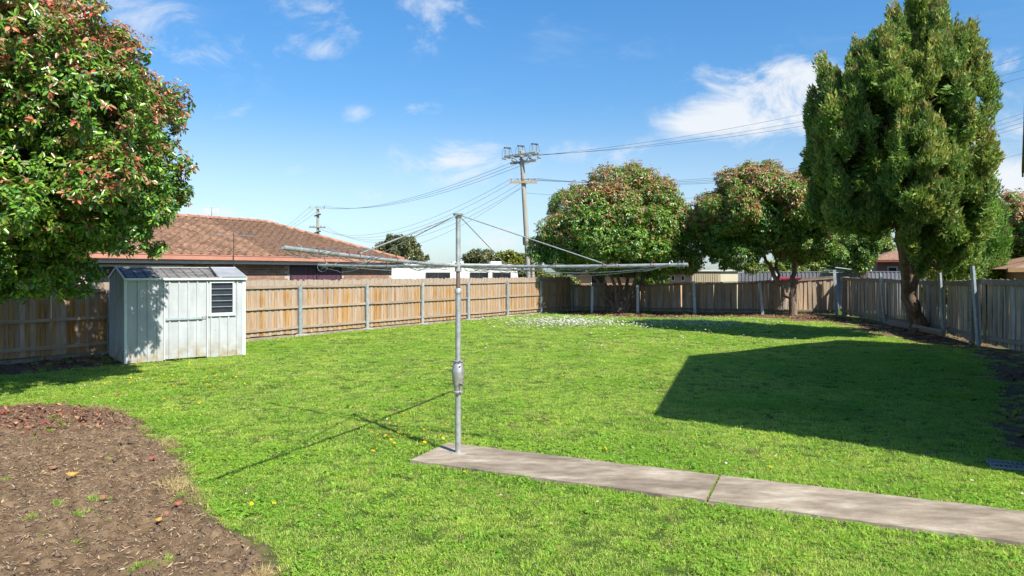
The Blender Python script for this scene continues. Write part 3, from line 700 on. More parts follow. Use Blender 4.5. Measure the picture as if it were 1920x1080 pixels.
for kname, tip in tips.items():
    a = Vector((tip.x, tip.y, 0)).normalized() * .03 + Vector((0, 0, ARM_Z))
    pts = [a.lerp(tip, t) + Vector((0, 0, -.012 * math.sin(math.pi * t))) for t in (0, .25, .5, .75, 1)]
    arm = MB(); arm.tube(pts, .0165, 10, caps=False); arm.tube([tip, tip + (tip - pts[3]).normalized() * -.06], .013, 10)
    ao = arm.build('arm', M_['galv_old'], ho, smooth=True)
    st = a.lerp(tip, .66); top = Vector((tip.x, tip.y, 0)).normalized() * .045 + Vector((0, 0, 2.465))
    MB().tube([top, st + Vector((0, 0, .018))], .0062 if kname in ('near', 'right') else .005, 6).build('stay', M_['galv_old'], ho, smooth=True)
    u = (tip - a).normalized()
    for t in (.45, .665, .72, .86, .93):
        c = a.lerp(tip, t); sd = u.cross(Vector((0, 0, 1))).normalized()
        ring = [c + Vector((0, 0, .0)) + (sd * math.cos(q) + Vector((0, 0, 1)) * math.sin(q)) * .019 + u * .004 * q for q in [R(30 * j) for j in range(13)]]
        hk = MB().tube(ring, .0035, 5); hk.tube([c + Vector((0, 0, .016)), c + Vector((0, 0, .032)) + u * .008, c + Vector((0, 0, .036)) + u * .02, c + Vector((0, 0, .022)) + u * .028], .0025, 5)
        hk.build('line_hook', M_['rust' if t < .9 else 'galv_old'], ao)
rg = random.Random(3)
def sagging(a, b_, sag, n=14, jig=0.0):
    a, b_ = Vector(a), Vector(b_); out = []
    for i in range(n + 1):
        t = i / n; p = a.lerp(b_, t); p.z -= sag * 4 * t * (1 - t)
        if 0 < i < n: p += Vector((rg.uniform(-jig, jig), rg.uniform(-jig, jig), rg.uniform(-jig, jig)))
        out.append(p)
    return out
def on(kname, t, dz=0.0): return Vector((0, 0, ARM_Z)).lerp(tips[kname], t) + Vector((0, 0, dz))
lines = []
for kname in tips:        # slack line bundled along each arm
    for r in range(3 if kname != 'far' else 2):
        n = 26; ph = rg.uniform(0, 6); am = rg.uniform(.018, .034); pts = []
        for i in range(n + 1):
            t = .08 + .9 * i / n; u = tips[kname].normalized(); sd = u.cross(Vector((0, 0, 1)))
            pts.append(on(kname, t) + sd * am * math.cos(ph + i * .9) + Vector((0, 0, am * math.sin(ph + i * .9) - .012 - .02 * abs(math.sin(i * .5 + ph)))))
        lines.append(pts)
lines += [sagging(on('left', .98), on('near', .55), .10, jig=.01), sagging(on('near', .6), on('left', .75), .05, jig=.008), sagging(on('near', .35), on('left', .4), .02, jig=.004),
          sagging(on('right', .97), on('far', .9), .06, jig=.004), sagging(on('right', .97), on('far', .35), .10, jig=.004), sagging(on('right', .75), on('far', .65), .03, jig=.004),
          sagging(on('right', .98), on('right', .25, -.03), .055), sagging(on('left', .96), on('far', .8), .05, jig=.004), sagging(on('left', .6), on('far', .55), .03),
          sagging(on('near', .97), on('near', .7, .05), .0, jig=.01)]
def coil(c, r, tilt, n=22, sq=1.0):
    ax = Vector((math.cos(tilt), math.sin(tilt), 0)); return [c + ax * r * math.cos(2 * math.pi * i / n * 1.15) + Vector((0, 0, r * sq * math.sin(2 * math.pi * i / n * 1.15))) for i in range(n + 1)]
lines += [coil(on('near', .80, -.035), .055, .3), coil(on('near', .66, .0), .085, .1, sq=.75), coil(on('near', .64, .01), .06, .5, sq=.9), coil(on('left', .97, -.02), .06, .2), coil(on('right', .985), .035, 1.2), coil(on('right', .97), .032, 1.0)]
for pts in lines: MB().tube(pts, .0026, 5, caps=False).build('line_wire', M_['wire'], ho)

# ------------------------------------------------------------------ drain grate in the soil by the house
gx, gy = 5.03, 6.60
gr = thing('drain_grate', 'grey plastic drain grate set in the soil at the edge of the lawn', 'drain grate', (gx, gy, .0), R(-24))
M_['grate'] = pm('grey_plastic', (.13, .135, .15), (.21, .215, .235), 12, .6)
mb = MB()
for q in (-.14, .122): mb.box(-.36, .36, q, q + .018, 0, .02)
for q in (-.36, .342): mb.box(q, q + .018, -.122, .122, 0, .02)
mb.box(-.342, .342, -.018, .018, 0, .018); mb.build('frame', M_['grate'], gr)
MB().box(-.34, .34, -.12, .12, -.06, -.04).build('pit', M_['dark_glass'], gr)
for i in range(17):
    x = -.322 + .04 * i; o = MB().box(-.007, .007, -.122, .122, 0, .016).build('bar', M_['grate'], gr, (x, 0, 0))
for sgn in (-1, 1):
    mb = MB().add([(sgn * .342, -.06, .017), (sgn * .342, .06, .017), (sgn * .07, .005, .017), (sgn * .07, -.005, .017)], [(0, 1, 2, 3)]); mb.build('web', M_['grate'], gr)

# ------------------------------------------------------------------ the house whose gable shades the lawn (mostly out of the picture)
E1 = Vector((4.55, 5.80)); E3 = Vector((11.735, 15.72)); gd = (E3 - E1); GL = gd.length; gd.normalize(); gn = Vector((gd.y, -gd.x))
own = thing('house', 'gabled house beside the lawn, only its brown barge board end in view', 'house', (E1.x, E1.y, 0), math.atan2(gd.y, gd.x))
M_['barge'] = pm('brown_barge_board', (.24, .14, .065), (.34, .21, .10), 4, .6, stretch=(1, 1, 4))
EZ, RZ, RX, DEP = 4.33, 6.45, 5.75, 9.0     # eave height, ridge height, ridge position along the gable, depth
mb = MB(); poly = [(.45, 0), (GL - .4, 0), (GL - .4, EZ - .05), (RX, RZ - .25), (.45, EZ - .05)]
mb.prism(poly, -.35, -.35 - DEP); mb.build('wall', M_['brick'], own)
for a, b_ in (((0, EZ), (RX, RZ)), ((RX, RZ), (GL, EZ))):
    mb = MB(); mb.beam((a[0], -.02, a[1] - .13), (b_[0], -.02, b_[1] - .13), .035, .26); mb.build('barge_board', M_['barge'], own)
    mb = MB().add([(a[0], .0, a[1] + .02), (b_[0], .0, b_[1] + .02), (b_[0], -DEP - .5, b_[1] + .02), (a[0], -DEP - .5, a[1] + .02), (a[0], .0, a[1] - .04), (b_[0], .0, b_[1] - .04), (b_[0], -DEP - .5, b_[1] - .04), (a[0], -DEP - .5, a[1] - .04)], [(0, 1, 2, 3), (7, 6, 5, 4), (0, 4, 5, 1), (1, 5, 6, 2), (2, 6, 7, 3), (3, 7, 4, 0)])
    mb.build('roof', M_['tile'], own)
for x, sg in ((0, -1), (GL, 1)):
    MB().box(min(x, x + sg * .11), max(x, x + sg * .11), -DEP - .5, -.0, EZ - .14, EZ - .02).build('gutter', M_['barge'], own)
for x0 in (2.0, 7.6):
    f = MB(); 
    for (a, b_, z0, z1) in ((x0, x0 + 1.8, 2.0, 2.06), (x0, x0 + 1.8, 3.14, 3.2), (x0, x0 + .06, 2.06, 3.14), (x0 + 1.74, x0 + 1.8, 2.06, 3.14), (x0 + .87, x0 + .93, 2.06, 3.14)): f.box(a, b_, -.345, -.28, z0, z1)
    fo = f.build('window', M_['white'], own); MB().box(x0 + .06, x0 + 1.74, -.34, -.33, 2.06, 3.14).build('pane', M_['dark_glass'], fo)

# ------------------------------------------------------------------ neighbour's brick house behind the paling fence
nh = thing('brick_house', 'brown brick house with tiled hip roof and terracotta gutter behind the shed', 'house', (F0[0], F0[1], 0), math.atan2(FU[1], FU[0]))
S0, S1 = -13.0, 6.9; EV = 2.65; HW = 3.8; ZE, ZR = 2.37, 3.83
MB().box(S0, S1, 3.0, 3.0 + 2 * HW - 1.0, -.25, ZE - .12).build('wall', M_['mortar'], nh)
bm_ = MB().box(0, .228, -.008, .03, 0, .074).mesh('brick', M_['brick']); bh = MB().box(0, .106, -.008, .03, 0, .074).mesh('half_brick', M_['brick'])
wins = [(1.95, 4.25, 1.2, 2.13), (-4.6, -1.9, 1.2, 2.10), (-9.0, -6.2, 1.2, 2.13)]
nb = 0
for row in range(7):
    z = 1.60 + .086 * row; s = -8.6 + (.119 if row % 2 else 0)
    while s < S1 - .2 and nb < 298:
        hide = any(a - .20 < s < b_ - .03 and z < zt for a, b_, zb, zt in wins)
        if not hide and not (-1.2 < s < -.9):
            link('brick', bm_, nh, (s, 3.0, z)); nb += 1
        s += .238
for a, b_, z0, z1 in wins:
    f = MB()
    for (x0, x1, q0, q1) in ((a, b_, z0, z0 + .05), (a, b_, z1 - .05, z1), (a, a + .05, z0 + .05, z1 - .05), (b_ - .05, b_, z0 + .05, z1 - .05), ((a + b_) / 2 - .025, (a + b_) / 2 + .025, z0 + .05, z1 - .05)): f.box(x0, x1, 2.955, 3.02, q0, q1)
    fo = f.build('window', M_['dark_metal'] if a > 0 else M_['white'], nh)
    MB().box(a + .05, b_ - .05, 2.985, 2.995, z0 + .05, z1 - .05).build('pane', M_['curtain_glass'] if a > 0 else M_['dark_glass'], fo)
SE = 7.26; SL = S0 - .5
# roof base: four sloping faces under the tiles
rb = MB().add([(SL, EV, ZE), (SE, EV, ZE), (SE, EV + 2 * HW, ZE), (SL, EV + 2 * HW, ZE), (SL + HW, EV + HW, ZR), (SE - HW, EV + HW, ZR)], [(0, 1, 5, 4), (1, 2, 5), (2, 3, 4, 5), (3, 0, 4), (3, 2, 1, 0)])
roof = rb.build('roof', M_['tile'], nh)
pit = math.atan2(ZR - ZE, HW); SLEN = math.hypot(ZR - ZE, HW); TW, GA = .30, .31
def tile_mesh():
    n = 8; vs = []; th = .02
    prof = [(.0, .014), (.035, .052), (.075, .072), (.115, .052), (.15, .014), (.19, .003), (.23, .0), (.27, .003), (.302, .014)]
    for x, z in prof: vs.append((x, 0, z + .03))
    for x, z in prof: vs.append((x, GA + .05, z))
    for x, z in prof: vs.append((x, 0, z - .008))
    m = len(prof); fs = [(i, i + 1, m + i + 1, m + i) for i in range(m - 1)] + [(2 * m + i, 2 * m + i + 1, i + 1, i) for i in range(m - 1)]
    return vs, fs
tv, tf = tile_mesh(); tm = MB().add(tv, tf).mesh('roof_tile', M_['tile'])
spots = []
for r in range(int(SLEN / GA)):
    v = r * GA; s = SL + .2
    while s < SE - v * math.cos(pit) - .25:
        if s > SL + v * math.cos(pit): spots.append((s, v))
        s += TW
# in view and nearest first: the run from the left tree to the hip
seen = sorted([p for p in spots if p[0] > -6.0], key=lambda p: p[0])
rest = [p for p in spots if p[0] <= -6.0] + seen[298:]
def tile_pos(s, v): return (s, EV + v * math.cos(pit), ZE + .02 + v * math.sin(pit))
rg = random.Random(6)
for s, v in seen[:298]:
    link('roof_tile', tm, roof, tile_pos(s, v), (pit + R(rg.uniform(-.5, .5)), 0, R(rg.uniform(-.5, .5))))
mb = MB(); Mr = Matrix.Rotation(pit, 4, 'X')
for s, v in rest:
    mb.add([Matrix.Translation(tile_pos(s, v)) @ Mr @ Vector(q) for q in tv], tf)
o = mb.build('further_roof_tiles', M_['tile'], roof); o["kind"] = 'stuff'
def cap_mesh(length):
    vs = []; n = 6
    for y, rr in ((0, .125), (length + .04, .105)):
        for i in range(n + 1): th = math.pi * i / n; vs.append((rr * math.cos(th), y, rr * .75 * math.sin(th) - .03))
    return [(x, y, z) for x, y, z in vs], [(i, i + n + 2 - 1, i + n + 2, i + 1) for i in range(n)]
cv, cf = cap_mesh(.40); cm = MB().add(cv, cf).mesh('ridge_tile', M_['ridge'])
def caps(a, b_, cnt=None):
    a, b_ = Vector(a), Vector(b_); d = b_ - a; n = int(d.length / .40); q = d.to_track_quat('Y', 'Z').to_euler()
    for i in range(n):
        p = a + d * (i / n); link('ridge_tile', cm, roof, p + Vector((0, 0, .06)), q)
caps((-7.0, EV + HW, ZR), (SE - HW, EV + HW, ZR)); caps((SE, EV, ZE), (SE - HW, EV + HW, ZR))
mb = MB().box(SL - .1, SE + .12, EV - .12, EV + .0, ZE - .10, ZE + .045); mb.box(SL - .1, SE + .12, EV - .135, EV - .115, ZE + .03, ZE + .055); mb.build('gutter', M_['gutter'], nh)
MB().box(SL, SE, EV + .02, EV + .045, ZE - .22, ZE - .02).build('fascia', M_['fascia'], nh)
MB().box(SL, SE, EV + .05, 2.99, ZE - .20, ZE - .17).build('soffit', M_['fascia'], nh)
mb = MB().tube([(-.55, 2.45, 1.5), (-.55, 2.45, 3.08)], .011, 6); mb.build('aerial_mast', M_['dark_metal'], nh)
mb = MB().beam((-1.3, 2.45, 3.05), (.25, 2.45, 3.05), .008, .008)
for i in range(8): mb.beam((-1.2 + .18 * i, 2.15, 3.06), (-1.2 + .18 * i, 2.55, 3.06), .005, .005)
mb.build('aerial', M_['galv'], nh)
MB().lathe([(.05, 1.72), (.055, 1.86), (.02, 1.87)], 8, (-.05, 2.92, 0)).build('wall_vent', M_['white'], nh)
# grid dish on the ridge
gd_ = at(397, 400, 31.0)
dish = thing('mesh_antenna', 'white wire mesh dish antenna on a mast above the tiled ridge', 'antenna', (gd_.x, gd_.y, 0))
MB().tube([(0, 0, 2.6), (0, 0, gd_.z + .3)], .02, 6).build('mast', M_['galv'], dish)
mb = MB()
for i in range(13): mb.tube([(-.33 + .055 * i, -.04 - .0 * i, gd_.z - .28), (-.33 + .055 * i, -.08, gd_.z), (-.33 + .055 * i, -.04, gd_.z + .28)], .006, 4)
for z in (-.28, 0, .28): mb.tube([(-.33, -.05, gd_.z + z), (.33, -.05, gd_.z + z)], .008, 4)
mb.build('grid', M_['white'], dish)

# ------------------------------------------------------------------ white caravan behind the fence
cvn = thing('caravan', 'white caravan with small dark windows parked beyond the paling fence', 'caravan', (-2.75, 30.9, 0), R(12))
mb = MB(); prof = [(-2.9, .45), (3.1, .45), (3.15, 1.2), (3.05, 2.05), (2.8, 2.26), (-1.3, 2.30), (-2.6, 2.28), (-2.95, 2.1), (-3.0, 1.2)]
mb.prism(prof, 0, 2.1); mb.build('body', M_['white'], cvn, smooth=False)
for x0, x1 in ((-1.15, -.05), (.85, 1.70), (1.9, 2.75)):
    f = MB()
    for (a, b_, c, d) in ((x0, x1, 1.30, 1.34), (x0, x1, 1.84, 1.88), (x0, x0 + .04, 1.34, 1.84), (x1 - .04, x1, 1.34, 1.84), ((x0 + x1) / 2 - .02, (x0 + x1) / 2 + .02, 1.34, 1.84)): f.box(a, b_, -.03, -.002, c, d)
    fo = f.build('window', M_['dark_metal'], cvn); MB().box(x0 + .04, x1 - .04, -.012, -.004, 1.34, 1.84).build('pane', M_['dark_glass'], fo)
for x in (.4, 2.2): MB().box(x - .25, x + .25, .7, 1.2, 2.28, 2.40).build('roof_hatch', M_['white'], cvn)
for x in (-.6, .6):
    MB().lathe([(.30, -.1), (.32, -.08), (.32, .08), (.30, .1)], 14).build('wheel', M_['dark_metal'], cvn, (x, .12, .32), (R(90), 0, 0))
MB().box(-2.9, 3.0, .15, 1.95, .3, .44).build('chassis', M_['dark_metal'], cvn)
MB().beam((-2.9, 1.05, .38), (-4.2, 1.05, .42), .1, .1).build('drawbar', M_['dark_metal'], cvn)
M_['weatherboard'] = pm('grey_weatherboard', (.42, .40, .36), (.55, .53, .48), 3, .7)
an = thing('carport', 'pale grey weatherboard lean-to between the brick house and the white caravan', 'lean-to', (-5.55, 31.6, 0), R(10))
for i in range(14): MB().box(0, 1.65, -.012, .0, -.2 + .17 * i, -.035 + .17 * i, Matrix.Rotation(R(-4), 4, 'X') if False else None).build('board', M_['weatherboard'], an, (0, -.008 * (i % 2), 0))
MB().box(0, 1.65, 0.002, 1.8, -.2, 2.15).build('wall', M_['weatherboard'], an)
MB().box(-.1, 1.75, -.1, 1.9, 2.18, 2.24).build('roof', M_['white'], an)

# ------------------------------------------------------------------ utility poles and wires
def insulator(mb, p, h=.22, r=.055):
    mb.lathe([(.03, 0), (.03, .05), (r, .06), (r * .9, .10), (r * .6, .11), (r, .13), (r * .8, .17), (r * .4, h)], 8, p)
PX, PY = at(995, 520, 40.0).x, 40.0; tp = at(978, 283, 40.0)
lean = math.atan2(tp.x - PX, tp.z)
up = thing('utility_pole', 'tall timber utility pole with crowded top crossarms behind the back corner', 'utility pole', (PX, PY, -.2))
H = tp.z + .2; lx = tp.x - PX
MB().tube([(0, 0, 0), (lx * .5, 0, H * .5), (lx, 0, H)], [.16, .145, .125], 12).build('pole', M_['pole_wood'], up, smooth=True)
MB().tube([(.17, -.1, 0), (.17 + lx * .15, -.1, 3.1)], [.12, .11], 10).build('stub_splint', M_['pole_wood'], up, smooth=True)
ca = Vector((math.cos(R(-38)), math.sin(R(-38)), 0)); cb = Vector((ca.y * -1, ca.x, 0))
top = Vector((lx, 0, H))
arms_ = []
for dz, half, off in ((-.25, 1.15, .17), (-.25, 1.15, -.17), (-.62, .95, .17)):
    c = top + Vector((0, 0, dz)) + cb * off
    MB().beam(c - ca * half, c + ca * half, .1, .12).build('crossarm', M_['pole_wood'], up)
for j, t in enumerate((-1.05, -.05, .95)):
    base = top + Vector((0, 0, -.18)) + ca * t
    mb = MB()
    for off in (.2, -.2):
        q = base + cb * off; mb.tube([q, q + Vector((0, 0, .45))], .035, 8)
        for z in (.1, .2, .3, .4): mb.lathe([(.035, 0), (.062, .02), (.035, .05)], 8, q + Vector((0, 0, z)))
    mb.build('fuse_insulator', M_['porcelain'], up)
    MB().beam(base + cb * .30 + Vector((0, 0, .5)), base - cb * .30 + Vector((0, 0, .44)), .07, .07).build('isolator_switch', M_['dark_metal'], up)
    mb = MB(); mb.tube([base + cb * .3 + Vector((0, 0, .55)), base + cb * .5 + Vector((0, 0, .1)), base + cb * .5 + Vector((0, 0, -.2))], .008, 5); mb.tube([base - cb * .3 + Vector((0, 0, .5)), base - cb * .52 + Vector((0, 0, .12)), base - cb * .5 + Vector((0, 0, -.15))], .008, 5); mb.build('jumper', M_['dark_metal'], up)
for sg in (-1, 1): MB().beam(top + Vector((0, 0, -.9)), top + ca * (.6 * sg) + Vector((0, 0, -.32)), .04, .04).build('brace', M_['galv'], up)
for t in (-.95, -.35, .35, .95):
    mb = MB(); q = top + ca * t + cb * .3 + Vector((0, 0, -.42)); mb.tube([q, q + cb * .3], .06, 8); q2 = top + ca * t - cb * .3 + Vector((0, 0, -.42)); mb.tube([q2, q2 - cb * .3], .06, 8); mb.build('strain_insulator', M_['porcelain'], up)
lowc = Vector((lx * .79, 0, H * .80))
la = Vector((1, -.12, 0)).normalized(); M_['arm_wood'] = pm('hardwood_arm', (.30, .20, .10), (.46, .34, .20), 6, .8)
lowarm = MB().beam(lowc - la * .8 + Vector((0, -.2, 0)), lowc + la * .8 + Vector((0, -.2, -.03)), .10, .12).build('low_crossarm', M_['arm_wood'], up)
for t in (-.7, -.3, .3, .7):
    mb = MB(); insulator(mb, lowc + la * t + Vector((0, -.2, .06))); mb.build('pin_insulator', M_['porcelain'], up)
MB().beam(lowc + la * -.4 + Vector((0, -.26, -.03)), lowc + Vector((0, -.2, -.4)), .03, .03).build('arm_brace', M_['galv'], up)
MB().tube([(lx * .45 - .18, -.12, H * .45), (lx * .4 - .18, -.12, H * .4)], .06, 8).build('cable_box', M_['dark_metal'], up)

P2 = at(596, 500, 88.0)
u2 = thing('utility_pole', 'distant timber utility pole with two crossarms above the tiled roof', 'utility pole', (P2.x, P2.y, -.2))
h2 = at(596, 388, 88.0).z + .2
MB().tube([(0, 0, 0), (0, 0, h2)], [.22, .17], 8).build('pole', M_['pole_wood'], u2, smooth=True)
d2 = Vector((.93, -.36, 0))
MB().beam(Vector((0, -.2, h2 - .15)) - d2 * 1.25, Vector((0, -.2, h2 - .3)) + d2 * 1.25, .12, .14).build('crossarm', M_['white'], u2)
MB().beam(Vector((0, -.2, h2 - 2.6)) - d2 * 1.3, Vector((0, -.2, h2 - 2.7)) + d2 * 1.3, .14, .14).build('low_crossarm', M_['pole_wood'], u2)
for t in (-1.15, -.1, 1.1):
    mb = MB(); insulator(mb, Vector((0, -.2, h2 - .2 - t * .06)) + d2 * t, .35, .09); mb.build('pin_insulator', M_['porcelain'], u2)
for t in (-1.1, -.5, .5, 1.1):
    mb = MB(); insulator(mb, Vector((0, -.2, h2 - 2.6 - t * .04)) + d2 * t, .3, .09); mb.build('low_pin_insulator', M_['porcelain'], u2)
MB().beam((-.35, -.3, h2 - 1.2), (.45, -.3, h2 - .95), .18, .16).build('switch_gear', M_['dark_metal'], u2)
MB().beam((-.4, -.3, h2 - 3.4), (.45, -.3, h2 - 3.15), .14, .14).build('lower_gear', M_['dark_metal'], u2)

def wire(label, a, b_, sag, rad=.0075, n=24):
    a, b_ = Vector(a), Vector(b_); pts = []
    for i in range(n + 1):
        t = i / n; p = a.lerp(b_, t); p.z -= sag * 4 * t * (1 - t); pts.append(p)
    o = MB().tube(pts, rad, 4, caps=False).build('power_line', M_['wire_dark']); tag(o, label, 'power line', 'power lines')
PO = Vector((PX, PY, -.2)); P2O = Vector((P2.x, P2.y, -.2))
hv = [PO + top + ca * t + Vector((0, 0, -.42)) for t in (-.95, .0, .95)]
rt = [at(2080, 58, 36.0), at(2080, 84, 36.5), at(2080, 100, 37.0)]; far2 = [P2O + Vector((0, -.2, h2 + .1)) + d2 * t for t in (-1.15, -.1, 1.1)]
for i, w in enumerate(('topmost', 'middle', 'lowest')):
    wire(f'{w} of three high power lines running from the pole top towards the conifer', hv[i] + cb * -.6, rt[i], 1.05)
    wire(f'{w} of three high power lines joining the near pole top to the distant pole', hv[i] + cb * .6, far2[i], 1.3, .011)
lv = [PO + lowc + la * t + Vector((0, -.2, .2)) for t in (-.7, -.3, .3, .7)]
rl = [at(2060, 163, 37.0), at(2060, 172, 37.2), at(2060, 181, 37.4), at(2060, 189, 37.6)]; fl = [P2O + Vector((0, -.2, h2 - 2.35)) + d2 * t for t in (-1.1, -.5, .5, 1.1)]
for i, w in enumerate(('first', 'second', 'third', 'fourth')):
    wire(f'{w} from the top of four lower power lines passing behind the conifer', lv[i], rl[i], 1.9)
    wire(f'{w} from the top of four lower power lines sagging to the distant pole', lv[i], fl[i], 2.2 + .25 * i, .009)
wire('single service line slanting down from the near pole towards the tree beyond the roof', PO + lowc + Vector((-.2, -.2, -.4)), at(690, 472, 60), 1.0, .008)
wire('thin single line crossing the sky low behind the conifer', PO + lowc + Vector((.1, .2, -.6)), at(2060, 250, 40), 1.6, .007)
for i in range(3): wire(('upper', 'middle', 'lower')[i] + ' thin line falling from the distant pole behind the tiled roof', far2[i], at(470 - 10 * i, 452 + 8 * i, 120), 1.0, .016)

# ------------------------------------------------------------------ what shows over the back fence
M_['render'] = pm('peach_render', (.52, .30, .19), (.62, .38, .25), 3, .85, .1, 40)
M_['grey_tile'] = pm('mauve_roof', (.16, .13, .14), (.25, .21, .22), 6, .85, .3, 40, stretch=(1, 6, 6))
def simple_house(name, label, loc, rz, w, d, ze, zr, wall, roofm, gut, wins_, cat='house'):
    h = thing(name, label, cat, (loc[0], loc[1], 0), rz)
    MB().box(0, w, 0, d, -.25, ze).build('wall', wall, h)
    o = .45
    MB().add([(-o, -o, ze), (w + o, -o, ze), (w + o, d + o, ze), (-o, d + o, ze), (d / 2, d / 2, zr), (w - d / 2, d / 2, zr)], [(0, 1, 5, 4), (1, 2, 5), (2, 3, 4, 5), (3, 0, 4), (3, 2, 1, 0)]).build('roof', roofm, h)
    MB().box(-o - .1, w + o + .1, -o - .11, -o, ze - .1, ze + .03).build('gutter', gut, h)
    for a, b_, z0, z1 in wins_:
        f = MB()
        for (p, q, r_, s_) in ((a, b_, z0, z0 + .05), (a, b_, z1 - .05, z1), (a, a + .05, z0 + .05, z1 - .05), (b_ - .05, b_, z0 + .05, z1 - .05)): f.box(p, q, -.05, -.003, r_, s_)
        fo = f.build('window', M_['white'], h); MB().box(a + .05, b_ - .05, -.02, -.006, z0 + .05, z1 - .05).build('pane', M_['dark_glass'], fo)
    return h
simple_house('rendered_house', 'peach rendered house with mauve roof glimpsed between the two round trees', (3.9, 42.5), R(-4), 7.6, 7.5, 2.05, 3.7, M_['render'], M_['grey_tile'], M_['barge'], [(1.0, 1.9, 1.0, 1.85), (5.9, 6.15, 1.35, 1.7), (6.5, 6.75, 1.35, 1.7), (7.1, 7.35, 1.35, 1.7)])
simple_house('red_gutter_house', 'dark brick house with red gutter seen behind the conifer trunks', (20.6, 38.5), R(-20), 9, 4, 2.55, 3.5, M_['brick'], M_['tile'], pm('red_gutter', (.16, .04, .035), (.22, .06, .05), 4, .5), [(.5, 1.0, 1.0, 2.2), (1.9, 3.4, 1.2, 2.1)])
simple_house('distant_house', 'small grey roofed house far off beyond the caravan', (-7.2, 74), R(5), 6, 5, 2.3, 3.5, M_['fascia'], M_['grey_tile'], M_['fascia'], [(1, 2.5, 1, 1.9)])
simple_house('brick_garage', 'low brown brick outbuilding showing above the fence at the far side', (16.35, 21.9), R(-18), 6, 5, 2.0, 2.75, M_['brick'], M_['tile'], M_['barge'], [(2.2, 3.2, .9, 1.7)], 'garage')
M_['cream'] = pm('cream_steel', (.60, .56, .40), (.68, .64, .48), 3, .6)
M_['tan_steel'] = pm('tan_steel', (.36, .31, .21), (.43, .38, .27), 3, .6)
M_['greysteel'] = pm('grey_steel_fence', (.115, .12, .15), (.165, .17, .20), 2.5, .55, rnd=.1)
cs = thing('cream_shed', 'cream and tan steel shed beyond the back fence', 'shed', (9.9, 37.5, 0), R(-12))
sheet(ribs(0, 1.5, .12, .05, .02), -.2, 1.93, lambda x, o, z: (x, -o, z)).build('wall', M_['tan_steel'], cs)
MB().box(1.5, 2.4, .0, .04, -.2, 1.93).build('door', M_['cream'], cs)
MB().box(0, 2.4, .05, 2.0, -.2, 1.93).build('shell', M_['tan_steel'], cs)
MB().box(-.1, 2.5, -.1, 2.1, 1.95, 2.03).build('roof', M_['white'], cs)
gf = thing('steel_sheet_fence', 'dark grey ribbed steel sheet fence beyond the weathered back fence', 'fence', (12.3, 38.6, 0), R(-10))
for i in range(5):
    sheet(ribs(0, 2.35, .2, .09, .03, .05), -.2, 1.86 + .02 * (i % 2), lambda x, o, z: (x, -o, z)).build('panel', M_['greysteel'], gf, (2.4 * i, 0, 0))
    MB().box(0, 2.4, -.04, .03, 1.9, 1.94).build('capping', M_['greysteel'], gf, (2.4 * i, 0, 0))
    MB().box(-.04, .0, -.05, .04, -.2, 1.93).build('post', M_['greysteel'], gf, (2.4 * i, 0, 0))
ws = thing('white_shed', 'small white gabled garden shed beyond the grey steel fence', 'shed', (19.6, 45.5, 0), R(-8))
mb = MB().prism([(0, -.2), (2.3, -.2), (2.3, 1.95), (1.15, 2.15), (0, 1.95)], 0, 1.8); mb.build('wall', M_['white'], ws)
MB().add([(-.1, -.1, 1.95), (1.15, -.1, 2.2), (1.15, 1.9, 2.2), (-.1, 1.9, 1.95), (2.4, -.1, 1.95), (2.4, 1.9, 1.95)], [(0, 1, 2, 3), (1, 4, 5, 2)]).build('roof', M_['fascia'], ws)
h2o = thing('neighbour_hoist', 'neighbouring rotary clothes hoist seen over the grey steel fence', 'clothes hoist', (21.6, 42.5, -.2))
MB().tube([(0, 0, 0), (0, 0, 2.45)], .04, 8).build('pole', M_['galv'], h2o)
for kk in range(4):
    th = R(20 + 90 * kk); MB().tube([(0, 0, 2.2), (1.9 * math.cos(th), 1.9 * math.sin(th), 2.38)], .03, 6).build('arm', M_['galv'], h2o)
M_['red'] = pm('red_paint', (.35, .02, .05), (.42, .04, .08), 3, .4)
kk_ = thing('covered_trailer', 'red and white cover showing just above the back fence behind the forked trunk', 'cover', (14.2, 34.6, 0), R(-12))
mb = MB().prism([(-1.0, -.2), (1.0, -.2), (1.05, 1.2), (.8, 1.56), (-.8, 1.6), (-1.05, 1.3)], 0, 1.4); mb.build('body', M_['greysteel'], kk_)
MB().prism([(-1.0, 1.36), (1.0, 1.30), (.82, 1.60), (-.8, 1.64)], -.02, 1.42).build('cover', M_['red'], kk_)
MB().prism([(-.98, 1.60), (-.98, 1.44), (-.62, 1.62), (-.62, 1.74), (-.8, 1.86)], -.03, .4).build('white_flap', M_['white'], kk_)

